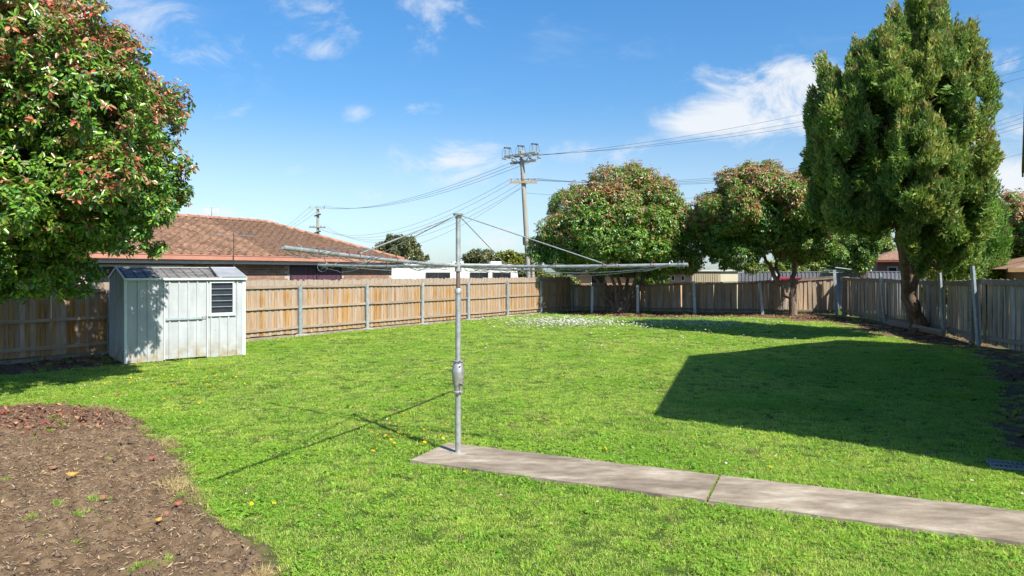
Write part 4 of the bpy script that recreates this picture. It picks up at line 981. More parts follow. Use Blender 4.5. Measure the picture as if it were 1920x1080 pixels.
# ------------------------------------------------------------------ trees
def unit(v): return v / np.maximum(np.linalg.norm(v, axis=-1, keepdims=True), 1e-9)
def rand_dirs(rng, n):
    return unit(rng.normal(size=(n, 3)))
def sub_lobes(rng, mains, per, lo, hi, squash=.85, push=.86):
    """clumps set over the surface of a few main masses"""
    out = []
    for m, n in zip(mains, per):
        c, r = np.array(m[:3]), np.array(m[3:])
        d = rand_dirs(rng, n * 3); d = d[d[:, 2] > -.75][:n]
        for q in d:
            rr = rng.uniform(lo, hi) * r.min()
            out.append(np.concatenate([c + q * r * push * rng.uniform(.88, 1.05), [rr, rr, rr * squash]]))
    return np.array(out)
def shell_points(rng, lobes, n, depth=.35):
    """points near the surface of a union of ellipsoids, with the outward normal"""
    A = lobes[:, 3] ** 2; pick = rng.choice(len(lobes), size=int(n * 2.2), p=A / A.sum())
    d = rand_dirs(rng, len(pick)); r = 1 - depth * rng.random(len(pick)) ** 1.6
    L = lobes[pick]; P = L[:, :3] + d * L[:, 3:] * r[:, None]
    keep = np.ones(len(P), bool)
    for i, l in enumerate(lobes):
        q = np.linalg.norm((P - l[:3]) / l[3:], axis=1); keep &= ~((q < .72) & (pick != i))
    P, d = P[keep][:n], unit(d[keep][:n] / lobes[pick[keep][:n], 3:])
    return P, d
def frame(a):
    ref = np.where(np.abs(a[:, 2:3]) < .9, np.array([[0, 0, 1.]]), np.array([[1., 0, 0]]))
    x = unit(np.cross(a, ref)); y = np.cross(a, x); return x, y
def rosettes(rng, P, A, per, length, width, spread, droop, fold, six=False, lscale=None):
    """leaves set round twig ends; returns V, F, index of rosette per leaf, leaf rank"""
    n = len(P); idx = np.repeat(np.arange(n), per); k = np.tile(np.arange(per), n)
    x, y = frame(A); x, y, a = x[idx], y[idx], A[idx]
    ph = k * 2.4 + rng.random(n)[idx] * 6.28 + rng.normal(0, .25, len(idx))
    rad = x * np.cos(ph)[:, None] + y * np.sin(ph)[:, None]
    rise = rng.uniform(-.25, .75, len(idx))[:, None]
    l = unit(rad * spread + a * rise + np.array([0, 0, -1.]) * (droop * rng.uniform(.3, 1.3, len(idx)))[:, None])
    nr = unit(a * .9 + rad * -.25 + np.array([0, 0, .35]) + rng.normal(0, .28, (len(idx), 3)))
    s = unit(np.cross(l, nr)); nr = np.cross(s, l)
    Ls = (length * rng.uniform(.7, 1.2, len(idx)))[:, None]; Ws = Ls / length * width
    if lscale is not None: Ls = Ls * lscale[idx][:, None]; Ws = Ws * lscale[idx][:, None]
    b = P[idx] - a * (rng.uniform(0, .10, len(idx)))[:, None] + rad * .012
    t = b + l * Ls - nr * Ls * .12
    if six:
        V = np.stack([b, b + l * Ls * .3 + s * Ws * .42 + nr * Ws * fold, b + l * Ls * .7 + s * Ws * .40 + nr * Ws * fold * .7 - nr * Ls * .04, t,
                      b + l * Ls * .7 - s * Ws * .40 + nr * Ws * fold * .7 - nr * Ls * .04, b + l * Ls * .3 - s * Ws * .42 + nr * Ws * fold], 1)
        o = np.arange(len(idx))[:, None] * 6
        F = np.concatenate([o + np.array([[0, 1, 2, 3]]), o + np.array([[0, 3, 4, 5]])])
        return V.reshape(-1, 3), F, idx, k, 6
    V = np.stack([b, b + l * Ls * .48 + s * Ws * .5 + nr * Ws * fold, t, b + l * Ls * .48 - s * Ws * .5 + nr * Ws * fold], 1)
    o = np.arange(len(idx))[:, None] * 4
    F = np.concatenate([o + np.array([[0, 1, 2]]), o + np.array([[0, 2, 3]])])
    return V.reshape(-1, 3), F, idx, k, 4
def limb(mb, pts, r0, r1, n=9):
    m = len(pts); mb.tube(pts, [r0 + (r1 - r0) * (i / (m - 1)) ** .8 for i in range(m)], n)
def wob(rng, a, b_, n, amp):
    a, b_ = np.array(a, float), np.array(b_, float); out = []
    for i in range(n + 1):
        t = i / n; p = a + (b_ - a) * t + (rng.normal(0, amp, 3) if 0 < i < n else 0); out.append(tuple(p))
    return out

GREENS = np.array([(0.147, 0.172, 0.045), (0.074, 0.181, 0.023), (0.108, 0.249, 0.029), (0.158, 0.320, 0.039), (0.249, 0.405, 0.051), (0.083, 0.199, 0.051)])
REDS = np.array([(.48, .10, .07), (.44, .22, .12), (.50, .29, .17), (.40, .21, .09), (.46, .20, .13)])
BRONZE = np.array([(.42, .13, .08), (.38, .21, .10), (.42, .27, .14), (.32, .21, .08), (.42, .18, .10)])
YEL = np.array([(.22, .20, .03), (.28, .16, .03)])
def photinia(label, base, mains, per_main, n_ros, per, leaf, stems, seed, red_top=.5, bloom=200, lo=.24, hi=.36, six=False, near=None, group=None, zr=(2, 7), yel=.02, inner=.35):
    rng = np.random.default_rng(seed)
    root = thing('photinia_tree', label, 'tree', (base[0], base[1], 0), 0, group)
    B = np.array([base[0], base[1], 0.])
    mains = np.array(mains, float); lobes = sub_lobes(rng, mains, per_main, lo, hi)
    P, nrm = shell_points(rng, lobes, n_ros, .5)
    core = mains.copy(); core[:, 3:] *= .74
    Pi, ni = shell_points(rng, core, int(n_ros * inner), .25)
    isin = np.concatenate([np.zeros(len(P)), np.ones(len(Pi))]); P = np.concatenate([P, Pi]); nrm = np.concatenate([nrm, ni])
    A = unit(nrm * .75 + np.array([0, 0, .5]) + rng.normal(0, .35, P.shape))
    V, F, idx, k, nv = rosettes(rng, P - B, A, per, leaf[0], leaf[1], .9, .45 if six else .8, .22, six)
    # colour: mostly dark glossy green; flushes of red new growth, more of it in some clumps and high up
    g = GREENS[rng.integers(0, len(GREENS), len(idx))] * rng.uniform(.75, 1.3, (len(idx), 1))
    hgt = np.clip((P[:, 2] - zr[0]) / (zr[1] - zr[0]), 0, 1); cl = fbm(P * .9, seed, 2)
    pr = np.clip(red_top * (hgt ** 1.1) * 1.5 + (cl - .56) * 1.3 + .02, 0, .92) * (1 - isin * .9)
    fl = rng.random(len(P)) < pr
    isred = fl[idx] & (rng.random(len(idx)) < .62)
    g[isred] = (REDS if six else BRONZE)[rng.integers(0, 5, isred.sum())] * rng.uniform(.7, 1.25, (isred.sum(), 1))
    yl = rng.random(len(idx)) < yel; g[yl] = YEL[rng.integers(0, 2, yl.sum())]
    me = np_mesh('crown', V, F, M_['leaf' if six else 'leaf_far'], col=np.repeat(g, nv, 0))
    link('crown', me, root)
    # flower heads, cream to dusty pink, on the upper clumps
    if bloom:
        w = (nrm[:, 2] > .15) & (isin == 0) & (P[:, 2] > zr[0] + .30 * (zr[1] - zr[0])); cand = np.nonzero(w)[0]
        wt = (hgt[cand] ** 2) * np.clip(cl[cand] - .3, .02, 1) + 1e-4; sel = rng.choice(cand, size=min(bloom, len(cand)), replace=False, p=wt / wt.sum())
        c = P[sel] + A[sel] * leaf[0] * .8; nf_ = 26; rr = leaf[0] * rng.uniform(.5, 1.0, len(sel))
        ii = np.repeat(np.arange(len(sel)), nf_); d = rand_dirs(rng, len(ii)); d[:, 2] = np.abs(d[:, 2]) * .6
        q = c[ii] + d * rr[ii][:, None] * rng.uniform(.5, 1, (len(ii), 1)) - B
        a_, b_ = frame(rand_dirs(rng, len(ii))); sz = leaf[0] * .13
        Vb = np.stack([q + a_ * sz, q + b_ * sz, q - a_ * sz, q - b_ * sz], 1).reshape(-1, 3)
        Fb = np.arange(len(ii))[:, None] * 4 + np.array([[0, 1, 2, 3]])
        pal = np.array([(.40, .21, .14), (.46, .30, .20), (.56, .44, .33), (.36, .16, .11), (.60, .52, .43)]); cb_ = pal[rng.integers(0, 5, len(sel))][ii] * rng.uniform(.75, 1.1, (len(ii), 1))
        link('flower_heads', np_mesh('flower_heads', Vb, Fb, M_['bloom'], col=np.repeat(cb_, 4, 0)), root)
    mb = MB()
    for s_ in stems: limb(mb, wob(rng, s_[0], s_[1], 6, s_[4] if len(s_) > 4 else .05), s_[2], s_[3])
    mb.build('trunk', M_['bark'], root, smooth=True)
    mb = MB(); ends_ = [np.array(s_[1]) for s_ in stems]
    for l in lobes[::2]:
        e = l[:3] - B; s_ = ends_[int(np.argmin([np.linalg.norm(e - q) for q in ends_]))]; limb(mb, wob(rng, s_, e, 4, .06), .045, .012, 5)
    mb.build('branches', M_['bark'], root, smooth=True)
    return root

# big glossy tree in the near corner
photinia('big glossy broadleaf tree with red new growth overhanging the metal shed', (-8.9, 10.6),
         [(-8.72, 10.4, 4.3, 3.1, 3.0, 2.2), (-7.47, 10.35, 3.2, 2.1, 2.0, 1.3), (-9.62, 10.5, 5.9, 2.5, 2.5, 1.7), (-7.57, 10.45, 5.05, 2.05, 2.0, 1.3), (-8.42, 11.3, 2.2, 1.6, 1.3, 0.95), (-6.42, 10.9, 2.7, 1.0, 0.9, 0.7), (-7.92, 11.0, 1.95, 1.2, 1.0, 0.62), (-7.07, 11.8, 4.3, 1.25, 1.25, 1.5), (-7.02, 12.2, 3.2, 1.1, 1.0, 1.0)], (78, 32, 36, 24, 18, 12, 14, 26, 20), 18000, 9, (.098, .046),
         [((0, 0, -.1), (.1, 0, 1.6), .19, .15), ((.1, 0, 1.5), (.8, -.2, 3.4), .13, .06), ((.1, 0, 1.5), (-.5, .3, 3.8), .13, .06), ((.1, 0, 1.4), (.3, .6, 3.2), .1, .05), ((.1, 0, 1.3), (1.2, .2, 2.6), .09, .05)],
         31, red_top=.78, bloom=1900, lo=.26, hi=.42, six=True, zr=(2.4, 7.2), yel=.03, inner=.3)
# two round trees at the back fence
photinia('broad round tree with many stems at the back corner, red tinged crown', (4.95, 32.1),
         [(4.95, 32.0, 3.85, 3.55, 3.2, 2.7), (7.7, 31.9, 3.15, 1.95, 2.0, 1.75), (5.5, 32.0, 5.15, 2.5, 2.3, 1.7), (2.45, 31.8, 2.95, 1.6, 1.5, 1.35)], (80, 30, 38, 24), 18000, 6, (.145, .062),
         [((-.05 + .07 * i, .04 * (i % 3), -.1), (-1.5 + .52 * i, .4 * math.sin(i * 2.1), 2.3 + .2 * (i % 2)), .13, .055, .06) for i in range(7)] , 47, red_top=.52, bloom=520, zr=(2.2, 6.8), yel=.05)
photinia('smaller round tree on a forked trunk beside the corner post', (12.33, 29.9),
         [(10.85, 29.4, 4.4, 2.95, 2.6, 2.05), (12.7, 29.4, 3.6, 1.75, 1.7, 1.5), (9.75, 29.2, 2.75, 1.15, 1.2, 1.0), (10.6, 29.3, 5.25, 1.95, 1.8, 1.4)], (66, 30, 16, 30), 15500, 6, (.14, .06),
         [((0, 0, -.1), (-.03, 0, 1.0), .2, .15, .02), ((-.03, 0, .85), (.05, 0, 2.4), .14, .09), ((-.05, 0, .55), (-.75, .05, 1.6), .12, .1), ((-.75, .05, 1.55), (-1.35, 0, 2.9), .1, .06), ((-.6, .05, 1.3), (-.75, .2, 2.6), .08, .05)], 53, red_top=.55, bloom=460, zr=(2.0, 6.5), yel=.06)
photinia('round red tinged tree at the edge of view beyond the fence', (20.2, 27.0), [(20.3, 27.0, 3.3, 1.75, 1.7, 1.75)], (46,), 3000, 6, (.17, .08), [((0, 0, -.2), (.1, 0, 2.4), .14, .08)], 59, red_top=.7, bloom=150, zr=(1.8, 5.0), yel=.06)

def conifer(name, label, base, axis, n_plumes, seed, plume=(.9, .26), stems=(), per=260, cols=None, skip=None, group=None, up_bias=1.0, fine=1.0, layers=(.52, .30, .18)):
    """axis: list of (x, y, z, radius) from bottom to top; plumes of scale foliage sweep up and out"""
    rng = np.random.default_rng(seed); root = thing(name, label, 'tree', (base[0], base[1], 0), 0, group); B = np.array([base[0], base[1], 0.])
    ax = np.array(axis, float); zs = ax[:, 2]
    w = np.interp(np.linspace(zs[0], zs[-1], 200), zs, ax[:, 3]); cz = np.linspace(zs[0], zs[-1], 200)
    z = rng.choice(cz, size=n_plumes, p=(w + .15) / (w + .15).sum()); th = rng.uniform(0, 2 * np.pi, n_plumes)
    layer = rng.choice([1.0, .72, .45], size=n_plumes, p=list(layers))
    rr = np.interp(z, zs, ax[:, 3]) * layer * rng.uniform(.78, 1.1, n_plumes)
    c = np.stack([np.interp(z, zs, ax[:, 0]) + rr * np.cos(th), np.interp(z, zs, ax[:, 1]) + rr * np.sin(th), z], 1)
    if skip is not None: k = ~skip(c); c, th, z = c[k], th[k], z[k]
    n = len(c); out = np.stack([np.cos(th), np.sin(th), np.zeros(n)], 1)
    d = unit(out * rng.uniform(.1, .6, (n, 1)) + np.array([0, 0, up_bias]) + rng.normal(0, .18, (n, 3)))
    pl = plume[0] * rng.uniform(.6, 1.35, n); pw = plume[1] * rng.uniform(.75, 1.3, n)
    i = np.repeat(np.arange(n), per); t = rng.random(len(i)) ** .85
    x, y = frame(d); ph = rng.uniform(0, 6.283, len(i)); prof = np.sin(np.pi * np.clip(t * .86 + .12, 0, 1)) ** .7
    rad = (x[i] * np.cos(ph)[:, None] + y[i] * np.sin(ph)[:, None]); rs = (pw[i] * prof * np.sqrt(rng.uniform(.25, 1, len(i))))[:, None]
    sub = np.floor(rng.random(len(i)) * 9).astype(int); sa = sub * 2.4 + i * 1.7; st_ = (sub + .5) / 9
    t = np.clip(st_ * .9 + rng.normal(0, .085, len(i)), 0, 1); prof = np.sin(np.pi * np.clip(t * .80 + .16, 0, 1)) ** .7; rs = (pw[i] * .55 * np.cbrt(rng.random(len(i))))[:, None] * (prof[:, None] * .6 + .4)
    off = (x[i] * np.cos(sa)[:, None] + y[i] * np.sin(sa)[:, None]) * (pw[i] * prof * .62)[:, None]; rad = rand_dirs(rng, len(i))
    p = c[i] + d[i] * ((t - .35) * pl[i])[:, None] + off + rad * rs - B
    l = unit(d[i] * .8 + rad * .75 + rng.normal(0, .3, (len(i), 3))); s = unit(np.cross(l, rand_dirs(rng, len(i))))
    ln = rng.uniform(.07, .16, (len(i), 1)) * (plume[0] / .9) ** .5 * fine; wd = ln * .34
    V = np.stack([p - l * ln * .4, p + s * wd * .5, p + l * ln * .7, p - s * wd * .5], 1).reshape(-1, 3)
    F = np.arange(len(i))[:, None] * 4 + np.array([[0, 1, 2, 3]])
    cols = np.array(cols); pc = rng.integers(0, len(cols), n); mixk = rng.random((len(i), 1)) * .5
    col = cols[pc][i] * (1 - mixk) + cols[rng.integers(0, len(cols), len(i))] * mixk; col = col * rng.uniform(.8, 1.2, (len(i), 1))
    tipb = (t > .84) & (rng.random(len(i)) < .28); col[tipb] = np.array([.20, .15, .05]) * rng.uniform(.7, 1.2, (tipb.sum(), 1))
    link('crown', np_mesh('crown', V, F, M_['conifer'], col=np.repeat(col, 4, 0)), root)
    if stems:
        mb = MB()
        for s_ in stems: limb(mb, wob(rng, s_[0], s_[1], 7, s_[4] if len(s_) > 4 else .05), s_[2], s_[3], 10)
        mb.build('trunk', M_['bark_red'], root, smooth=True)
        mb = MB()
        for q in range(0, n, 3):
            zz = max(c[q, 2] - rng.uniform(.5, 1.2), 2.0); a0 = np.array([np.interp(zz, zs, ax[:, 0]), np.interp(zz, zs, ax[:, 1]), zz]) - B
            limb(mb, wob(rng, a0, c[q] - B, 3, .05), .04, .012, 5)
        mb.build('branches', M_['bark_red'], root, smooth=True)
    return root
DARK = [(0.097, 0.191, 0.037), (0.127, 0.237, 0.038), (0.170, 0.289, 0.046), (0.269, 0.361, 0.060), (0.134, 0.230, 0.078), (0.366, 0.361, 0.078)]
def left_gap(c): return (c[:, 2] < 3.3) & (c[:, 0] / c[:, 1] < .575)
def lumpy_conifer(name, label, base, axis, n_major, per_major, n_sprigs, seed, major=(.80, 1.5), lobe=(.28, .5), stems=(), cols=None, skip=None, spr=.12):
    """upright plumes round a leaning axis, each made of lumps of dense scale foliage, with dark grooves between them"""
    rng = np.random.default_rng(seed); root = thing(name, label, 'tree', (base[0], base[1], 0)); B = np.array([base[0], base[1], 0.])
    ax = np.array(axis, float); zs = ax[:, 2]
    fr_ = (np.arange(n_major) + .5) / n_major; wz = np.linspace(zs[0], zs[-1], 300); cw = np.cumsum(np.interp(wz, zs, ax[:, 3]) + .25); cw /= cw[-1]
    mz = np.interp(fr_, cw, wz) + rng.normal(0, .15, n_major); mth = np.arange(n_major) * 2.39996 + rng.normal(0, .3, n_major)
    sm = np.clip(np.interp(mz, zs, ax[:, 3]) / 2.0, .35, 1.15) * rng.uniform(.72, 1.25, n_major); MR, MH = major[0] * sm, major[1] * sm * rng.uniform(.85, 1.25, n_major)
    mr = np.maximum(np.interp(mz, zs, ax[:, 3]) - MR * .72, 0) * rng.uniform(.82, 1.16, n_major)
    mc = np.stack([np.interp(mz, zs, ax[:, 0]) + mr * np.cos(mth), np.interp(mz, zs, ax[:, 1]) + mr * np.sin(mth), mz], 1)
    mi = np.repeat(np.arange(n_major), per_major); d = rand_dirs(rng, len(mi)); tp = 1 - .62 * np.clip(d[:, 2], 0, 1)
    mo = np.stack([np.cos(mth), np.sin(mth), np.zeros(n_major)], 1)[mi]
    c = mc[mi] + np.column_stack([d[:, 0] * MR[mi] * tp, d[:, 1] * MR[mi] * tp, d[:, 2] * MH[mi]]) * rng.uniform(.72, 1.0, (len(mi), 1)) + mo * (d[:, 2] * .35 * MR[mi])[:, None]
    k = ~skip(c) if skip is not None else np.ones(len(c), bool); c, th = c[k], np.arctan2(c[k, 1] - mc[mi[k], 1] + mo[k, 1] * .5, c[k, 0] - mc[mi[k], 0] + mo[k, 0] * .5); mi = mi[k]; n = len(c)
    rh = lobe[0] * rng.uniform(.6, 1.4, n); rv = lobe[1] * rng.uniform(.6, 1.4, n); lobes = np.column_stack([c, rh, rh, rv])
    own = rng.choice(n, size=n_sprigs * 2, p=rh * rv / (rh * rv).sum()); d = rand_dirs(rng, len(own)); P = c[own] + d * lobes[own, 3:] * (1 - .42 * rng.random((len(own), 1)) ** 1.6)
    keep = np.ones(len(P), bool)
    for q in range(n_major):
        keep &= ~(np.linalg.norm((P - mc[q]) / np.array([MR[q], MR[q], MH[q]]), axis=1) < .66)
    P, own, d = P[keep][:n_sprigs], own[keep][:n_sprigs], d[keep][:n_sprigs]; nr = unit(d / lobes[own, 3:])
    t = (P[:, 2] - c[own, 2]) / rv[own]; out = np.stack([np.cos(th), np.sin(th), np.zeros(n)], 1)[own]
    P = P + out * (.25 * np.clip(t, -1, 1.2) * rh[own])[:, None]
    shrink = np.where(t > 0, 1 - .45 * t, 1.0)[:, None]; P[:, :2] = c[own, :2] + (P[:, :2] - c[own, :2]) * shrink
    P[:, 2] += np.where(t > .3, rng.uniform(0, .28, len(P)) * t, 0)
    P = P + (fbm(P * 3.2, seed, 2)[:, None] - .5) * .45 * nr
    wis = (rng.random(n) < .2)[own] & (rng.random(len(P)) < .35) & (t > 0); P[wis, :2] = c[own[wis], :2] + (P[wis, :2] - c[own[wis], :2]) * .45; P[wis] += (np.array([0, 0, .9]) + out[wis] * .6) * rng.uniform(0, .42, (wis.sum(), 1))
    l = unit(nr * .5 + np.array([0, 0, .8]) + out * .2 + rng.normal(0, .42, P.shape)); s_ = unit(np.cross(l, rand_dirs(rng, len(P))))
    ln = spr * rng.uniform(.6, 1.4, (len(P), 1)); wd = ln * .46; p = P - B
    V = np.stack([p - l * ln * .4 + s_ * wd * .5, p - l * ln * .4 - s_ * wd * .5, p + l * ln * .7], 1).reshape(-1, 3); F = np.arange(len(P))[:, None] * 3 + np.array([[0, 1, 2]])
    # dense inner foliage of each lump
    ci = np.repeat(np.arange(n), 40); di = rand_dirs(rng, len(ci)); pi_ = c[ci] + di * lobes[ci, 3:] * rng.uniform(.35, .68, (len(ci), 1)) - B
    xi, yi = frame(unit(di + rng.normal(0, .4, di.shape))); zi = rng.uniform(.08, .17, (len(ci), 1))
    Vi = np.stack([pi_ + xi * zi, pi_ + yi * zi * .5, pi_ - xi * zi, pi_ - yi * zi * .5], 1).reshape(-1, 3)
    Fi = np.arange(len(ci))[:, None] * 4 + np.array([[0, 1, 2, 3]]) + len(V)
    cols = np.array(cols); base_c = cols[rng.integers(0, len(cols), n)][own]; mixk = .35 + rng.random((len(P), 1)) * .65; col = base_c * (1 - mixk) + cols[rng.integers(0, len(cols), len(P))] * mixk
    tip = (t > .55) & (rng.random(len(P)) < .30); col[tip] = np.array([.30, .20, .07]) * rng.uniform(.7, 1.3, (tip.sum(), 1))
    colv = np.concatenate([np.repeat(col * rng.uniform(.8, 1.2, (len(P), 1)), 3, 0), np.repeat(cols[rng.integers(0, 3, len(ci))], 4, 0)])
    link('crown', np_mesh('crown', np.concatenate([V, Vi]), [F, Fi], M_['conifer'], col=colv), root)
    mb = MB()
    for q_ in stems: limb(mb, wob(rng, q_[0], q_[1], 7, q_[4] if len(q_) > 4 else .05), q_[2], q_[3], 10)
    mb.build('trunk', M_['bark_red'], root, smooth=True)
    mb = MB()
    for a in range(0, n, 6):
        zz = max(c[a, 2] - rng.uniform(.6, 1.4), 2.0); a0 = np.array([np.interp(zz, zs, ax[:, 0]), np.interp(zz, zs, ax[:, 1]), zz]) - B; limb(mb, wob(rng, a0, c[a] - B, 3, .05), .045, .014, 5)
    mb.build('branches', M_['bark_red'], root, smooth=True); return root
ax0 = [(13.9, 2.7, 1.2), (13.5, 3.1, 1.6), (13.0, 3.9, 2.2), (12.6, 5.0, 2.55), (12.5, 6.2, 2.5), (12.5, 6.9, 2.35), (12.6, 7.6, 2.0), (12.8, 8.2, 1.6), (13.05, 8.8, 1.15), (13.3, 9.4, .7), (13.45, 9.9, .4), (13.55, 10.4, .15)]
axc = []
for x_, z_, r_ in ax0:      # the crown leans in over the lawn
    yn = float(np.interp(z_, [2.7, 3.1, 3.9, 11], [20.9, 20.2, 19.2, 19.0])); k_ = yn / 21.8; axc.append((x_ * k_ - .30, yn, 1.9 + (z_ - 1.9) * k_, r_ * k_))
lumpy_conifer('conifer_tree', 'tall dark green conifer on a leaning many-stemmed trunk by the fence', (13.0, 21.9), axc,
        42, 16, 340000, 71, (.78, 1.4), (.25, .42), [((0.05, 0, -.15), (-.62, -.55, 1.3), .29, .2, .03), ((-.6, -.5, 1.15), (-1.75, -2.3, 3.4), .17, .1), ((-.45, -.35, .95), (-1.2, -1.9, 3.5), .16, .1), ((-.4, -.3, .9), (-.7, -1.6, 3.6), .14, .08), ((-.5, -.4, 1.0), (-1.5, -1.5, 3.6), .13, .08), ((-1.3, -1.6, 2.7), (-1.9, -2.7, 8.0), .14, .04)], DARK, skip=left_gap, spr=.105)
BRIGHT = [(0.105, 0.243, 0.033), (0.140, 0.290, 0.037), (0.189, 0.324, 0.050), (0.084, 0.196, 0.033)]
conifer('conifer_tree', 'bright green bushy conifer beyond the fence beside the tall one', (16.6, 24.6),
        [(16.5, 24.6, .6, .8), (16.5, 24.6, 2.0, 1.0), (16.6, 24.6, 3.4, .9), (16.75, 24.6, 4.5, .5), (16.85, 24.6, 5.2, .15)], 120, 73, (1.0, .28), [((0, 0, -.2), (.1, 0, 3.6), .16, .06)], 260, BRIGHT)
conifer('conifer_bush', 'small rounded green conifer bush topping the fence near the house', (17.9, 22.6),
        [(17.6, 22.6, .9, .45), (17.7, 22.6, 1.7, .55), (17.75, 22.6, 2.5, .3)], 26, 79, (.6, .2), [((-.2, 0, -.2), (-.2, 0, 1.6), .06, .03)], 200, [(.06, .10, .03), (.085, .13, .045), (.12, .12, .06)])
conifer('conifer_tree', 'dark green conifer hedge tree behind the leaning trunk', (15.6, 24.2), [(15.6, 24.2, .8, 1.0), (15.6, 24.2, 2.0, 1.2), (15.6, 24.2, 3.4, 1.0), (15.7, 24.2, 4.6, .3)], 80, 83, (1.0, .3), [((0, 0, -.2), (.05, 0, 3.2), .14, .05)], 220, DARK)

def bush(name, label, base, mains, per_main, n, per, leaf, cols, seed, trunk=None, cat='tree', group=None, lo=.25, hi=.4):
    rng = np.random.default_rng(seed); root = thing(name, label, cat, (base[0], base[1], 0), 0, group); B = np.array([base[0], base[1], 0.])
    mains = np.array(mains, float); lobes = sub_lobes(rng, mains, per_main, lo, hi, .8)
    P, nrm = shell_points(rng, lobes, n, .6); core = mains.copy(); core[:, 3:] *= .7; Pi, ni = shell_points(rng, core, n // 4, .25)
    P = np.concatenate([P, Pi]); nrm = np.concatenate([nrm, ni]); A = unit(nrm + np.array([0, 0, .3]) + rng.normal(0, .5, P.shape))
    V, F, idx, k, nv = rosettes(rng, P - B, A, per, leaf[0], leaf[1], .9, .2, .2)
    cols = np.array(cols); g = cols[rng.integers(0, len(cols), len(idx))] * rng.uniform(.75, 1.25, (len(idx), 1))
    link('crown', np_mesh('crown', V, F, M_['leaf_far'], col=np.repeat(g, nv, 0)), root)
    if trunk:
        mb = MB(); limb(mb, wob(rng, (0, 0, -.25), trunk[0], 5, .06), trunk[1], trunk[1] * .6)
        for l in lobes[::3]: limb(mb, wob(rng, trunk[0], l[:3] - B, 3, .08), trunk[1] * .45, .02, 5)
        mb.build('trunk', M_['bark'], root, smooth=True)
    return root
OLIVE = [(0.120, 0.136, 0.049), (0.160, 0.176, 0.070), (0.088, 0.104, 0.039), (0.208, 0.208, 0.098)]
bush('gum_tree', 'olive grey gum tree far off behind the end of the tiled roof', (-11.6, 70), [(-11.6, 70, 4.1, 2.4, 2.2, 1.5), (-13.4, 70, 3.6, 1.3, 1.5, .9), (-10.2, 70, 3.4, 1.6, 1.5, .9), (-11.9, 70, 5.0, 1.3, 1.3, .8)], (26, 12, 14, 10), 2600, 5, (.30, .13), OLIVE, 91, ((0, 0, 3.0), .22))
YG = [(.16, .19, .02), (.21, .23, .025), (.12, .15, .02), (.25, .25, .04)]
bush('olive_bush', 'olive green bushy tree behind the white caravan', (-2.4, 46), [(-2.1, 46, 2.2, 1.3, 1.2, 1.25), (-.9, 46, 2.0, 1.1, 1.1, 1.0)], (24, 18), 1800, 5, (.2, .09), OLIVE, 92, ((0.1, 0, 1.2), .1))
bush('yellow_green_bush', 'yellow green leafy tree between the caravan and the utility pole', (.2, 44), [(.0, 44, 2.2, 1.25, 1.2, 1.15), (1.0, 44.3, 1.9, 1.0, 1.0, .9)], (24, 18), 1800, 5, (.2, .09), YG, 93, ((0, 0, 1.2), .1))
bush('golden_hedge', 'clipped golden hedge showing just above the back corner of the fence', (2.6, 38.5), [(2.3, 38.5, 1.1, 1.5, .6, .95), (3.4, 38.3, .9, 1.0, .6, .85)], (26, 18), 1900, 5, (.13, .07), YG, 94, None, 'hedge')
MIDG = [(0.088, 0.180, 0.024), (0.128, 0.225, 0.030), (0.176, 0.255, 0.036), (0.064, 0.135, 0.024)]
bush('green_shrub', 'green leafy shrub behind the fence between the round tree stems', (7.6, 36), [(7.6, 36, 1.4, 1.0, .8, 1.15)], (24,), 1200, 5, (.16, .08), MIDG, 95, None, 'shrub')
bush('leafy_tree', 'bright green leafy tree beyond the grey steel fence', (26.5, 56), [(26.3, 56, 3.9, 2.0, 1.8, 2.6), (27.0, 56, 2.6, 1.9, 1.8, 1.6)], (30, 22), 2600, 5, (.26, .12), MIDG, 96, ((0, 0, 2.2), .18))
bush('leafy_tree', 'grey green tree with loose foliage behind the white shed', (30.0, 60), [(29.6, 60, 3.2, 2.6, 2.0, 2.1), (27.8, 60, 2.0, 1.8, 1.6, 1.3)], (30, 20), 2200, 5, (.26, .12), OLIVE + MIDG, 97, ((0, 0, 2.0), .18))
bush('yellow_green_shrub', 'low yellow green shrub along the grey steel fence by the forked trunk', (15.8, 41.5), [(15.6, 41.5, 1.4, 1.5, 1.0, 1.1), (18.0, 41.6, 1.3, 1.5, 1.0, 1.1)], (24, 22), 1700, 5, (.18, .085), YG + MIDG, 98, None, 'shrub')
bush('leafy_tree', 'dark leafy tree standing between the two back neighbours', (22.8, 52), [(22.8, 52, 3.2, 1.7, 1.6, 2.2), (21.8, 52, 2.2, 1.3, 1.3, 1.6)], (28, 16), 2200, 5, (.24, .11), MIDG + [(.03, .07, .02)], 99, ((0, 0, 2.0), .16))

bush('dark_shrub', 'dark green shrub beside the red guttered house, over the grey steel fence', (18.8, 36.6), [(18.8, 36.6, 2.7, .8, .8, 1.2), (19.3, 36.6, 3.5, .75, .7, .7)], (22, 14), 1500, 5, (.18, .085), MIDG + [(.05, .11, .03)], 101, ((0, 0, 1.6), .1), 'shrub')
bush('leafy_tree', 'light green tree filling the gap between the forked tree and the conifer', (24.9, 48), [(24.6, 48, 3.2, 1.8, 1.6, 1.9), (25.6, 48, 4.2, 1.4, 1.3, 1.3)], (26, 18), 2200, 5, (.22, .10), MIDG + YG[:2], 102, ((0, 0, 2.2), .16))

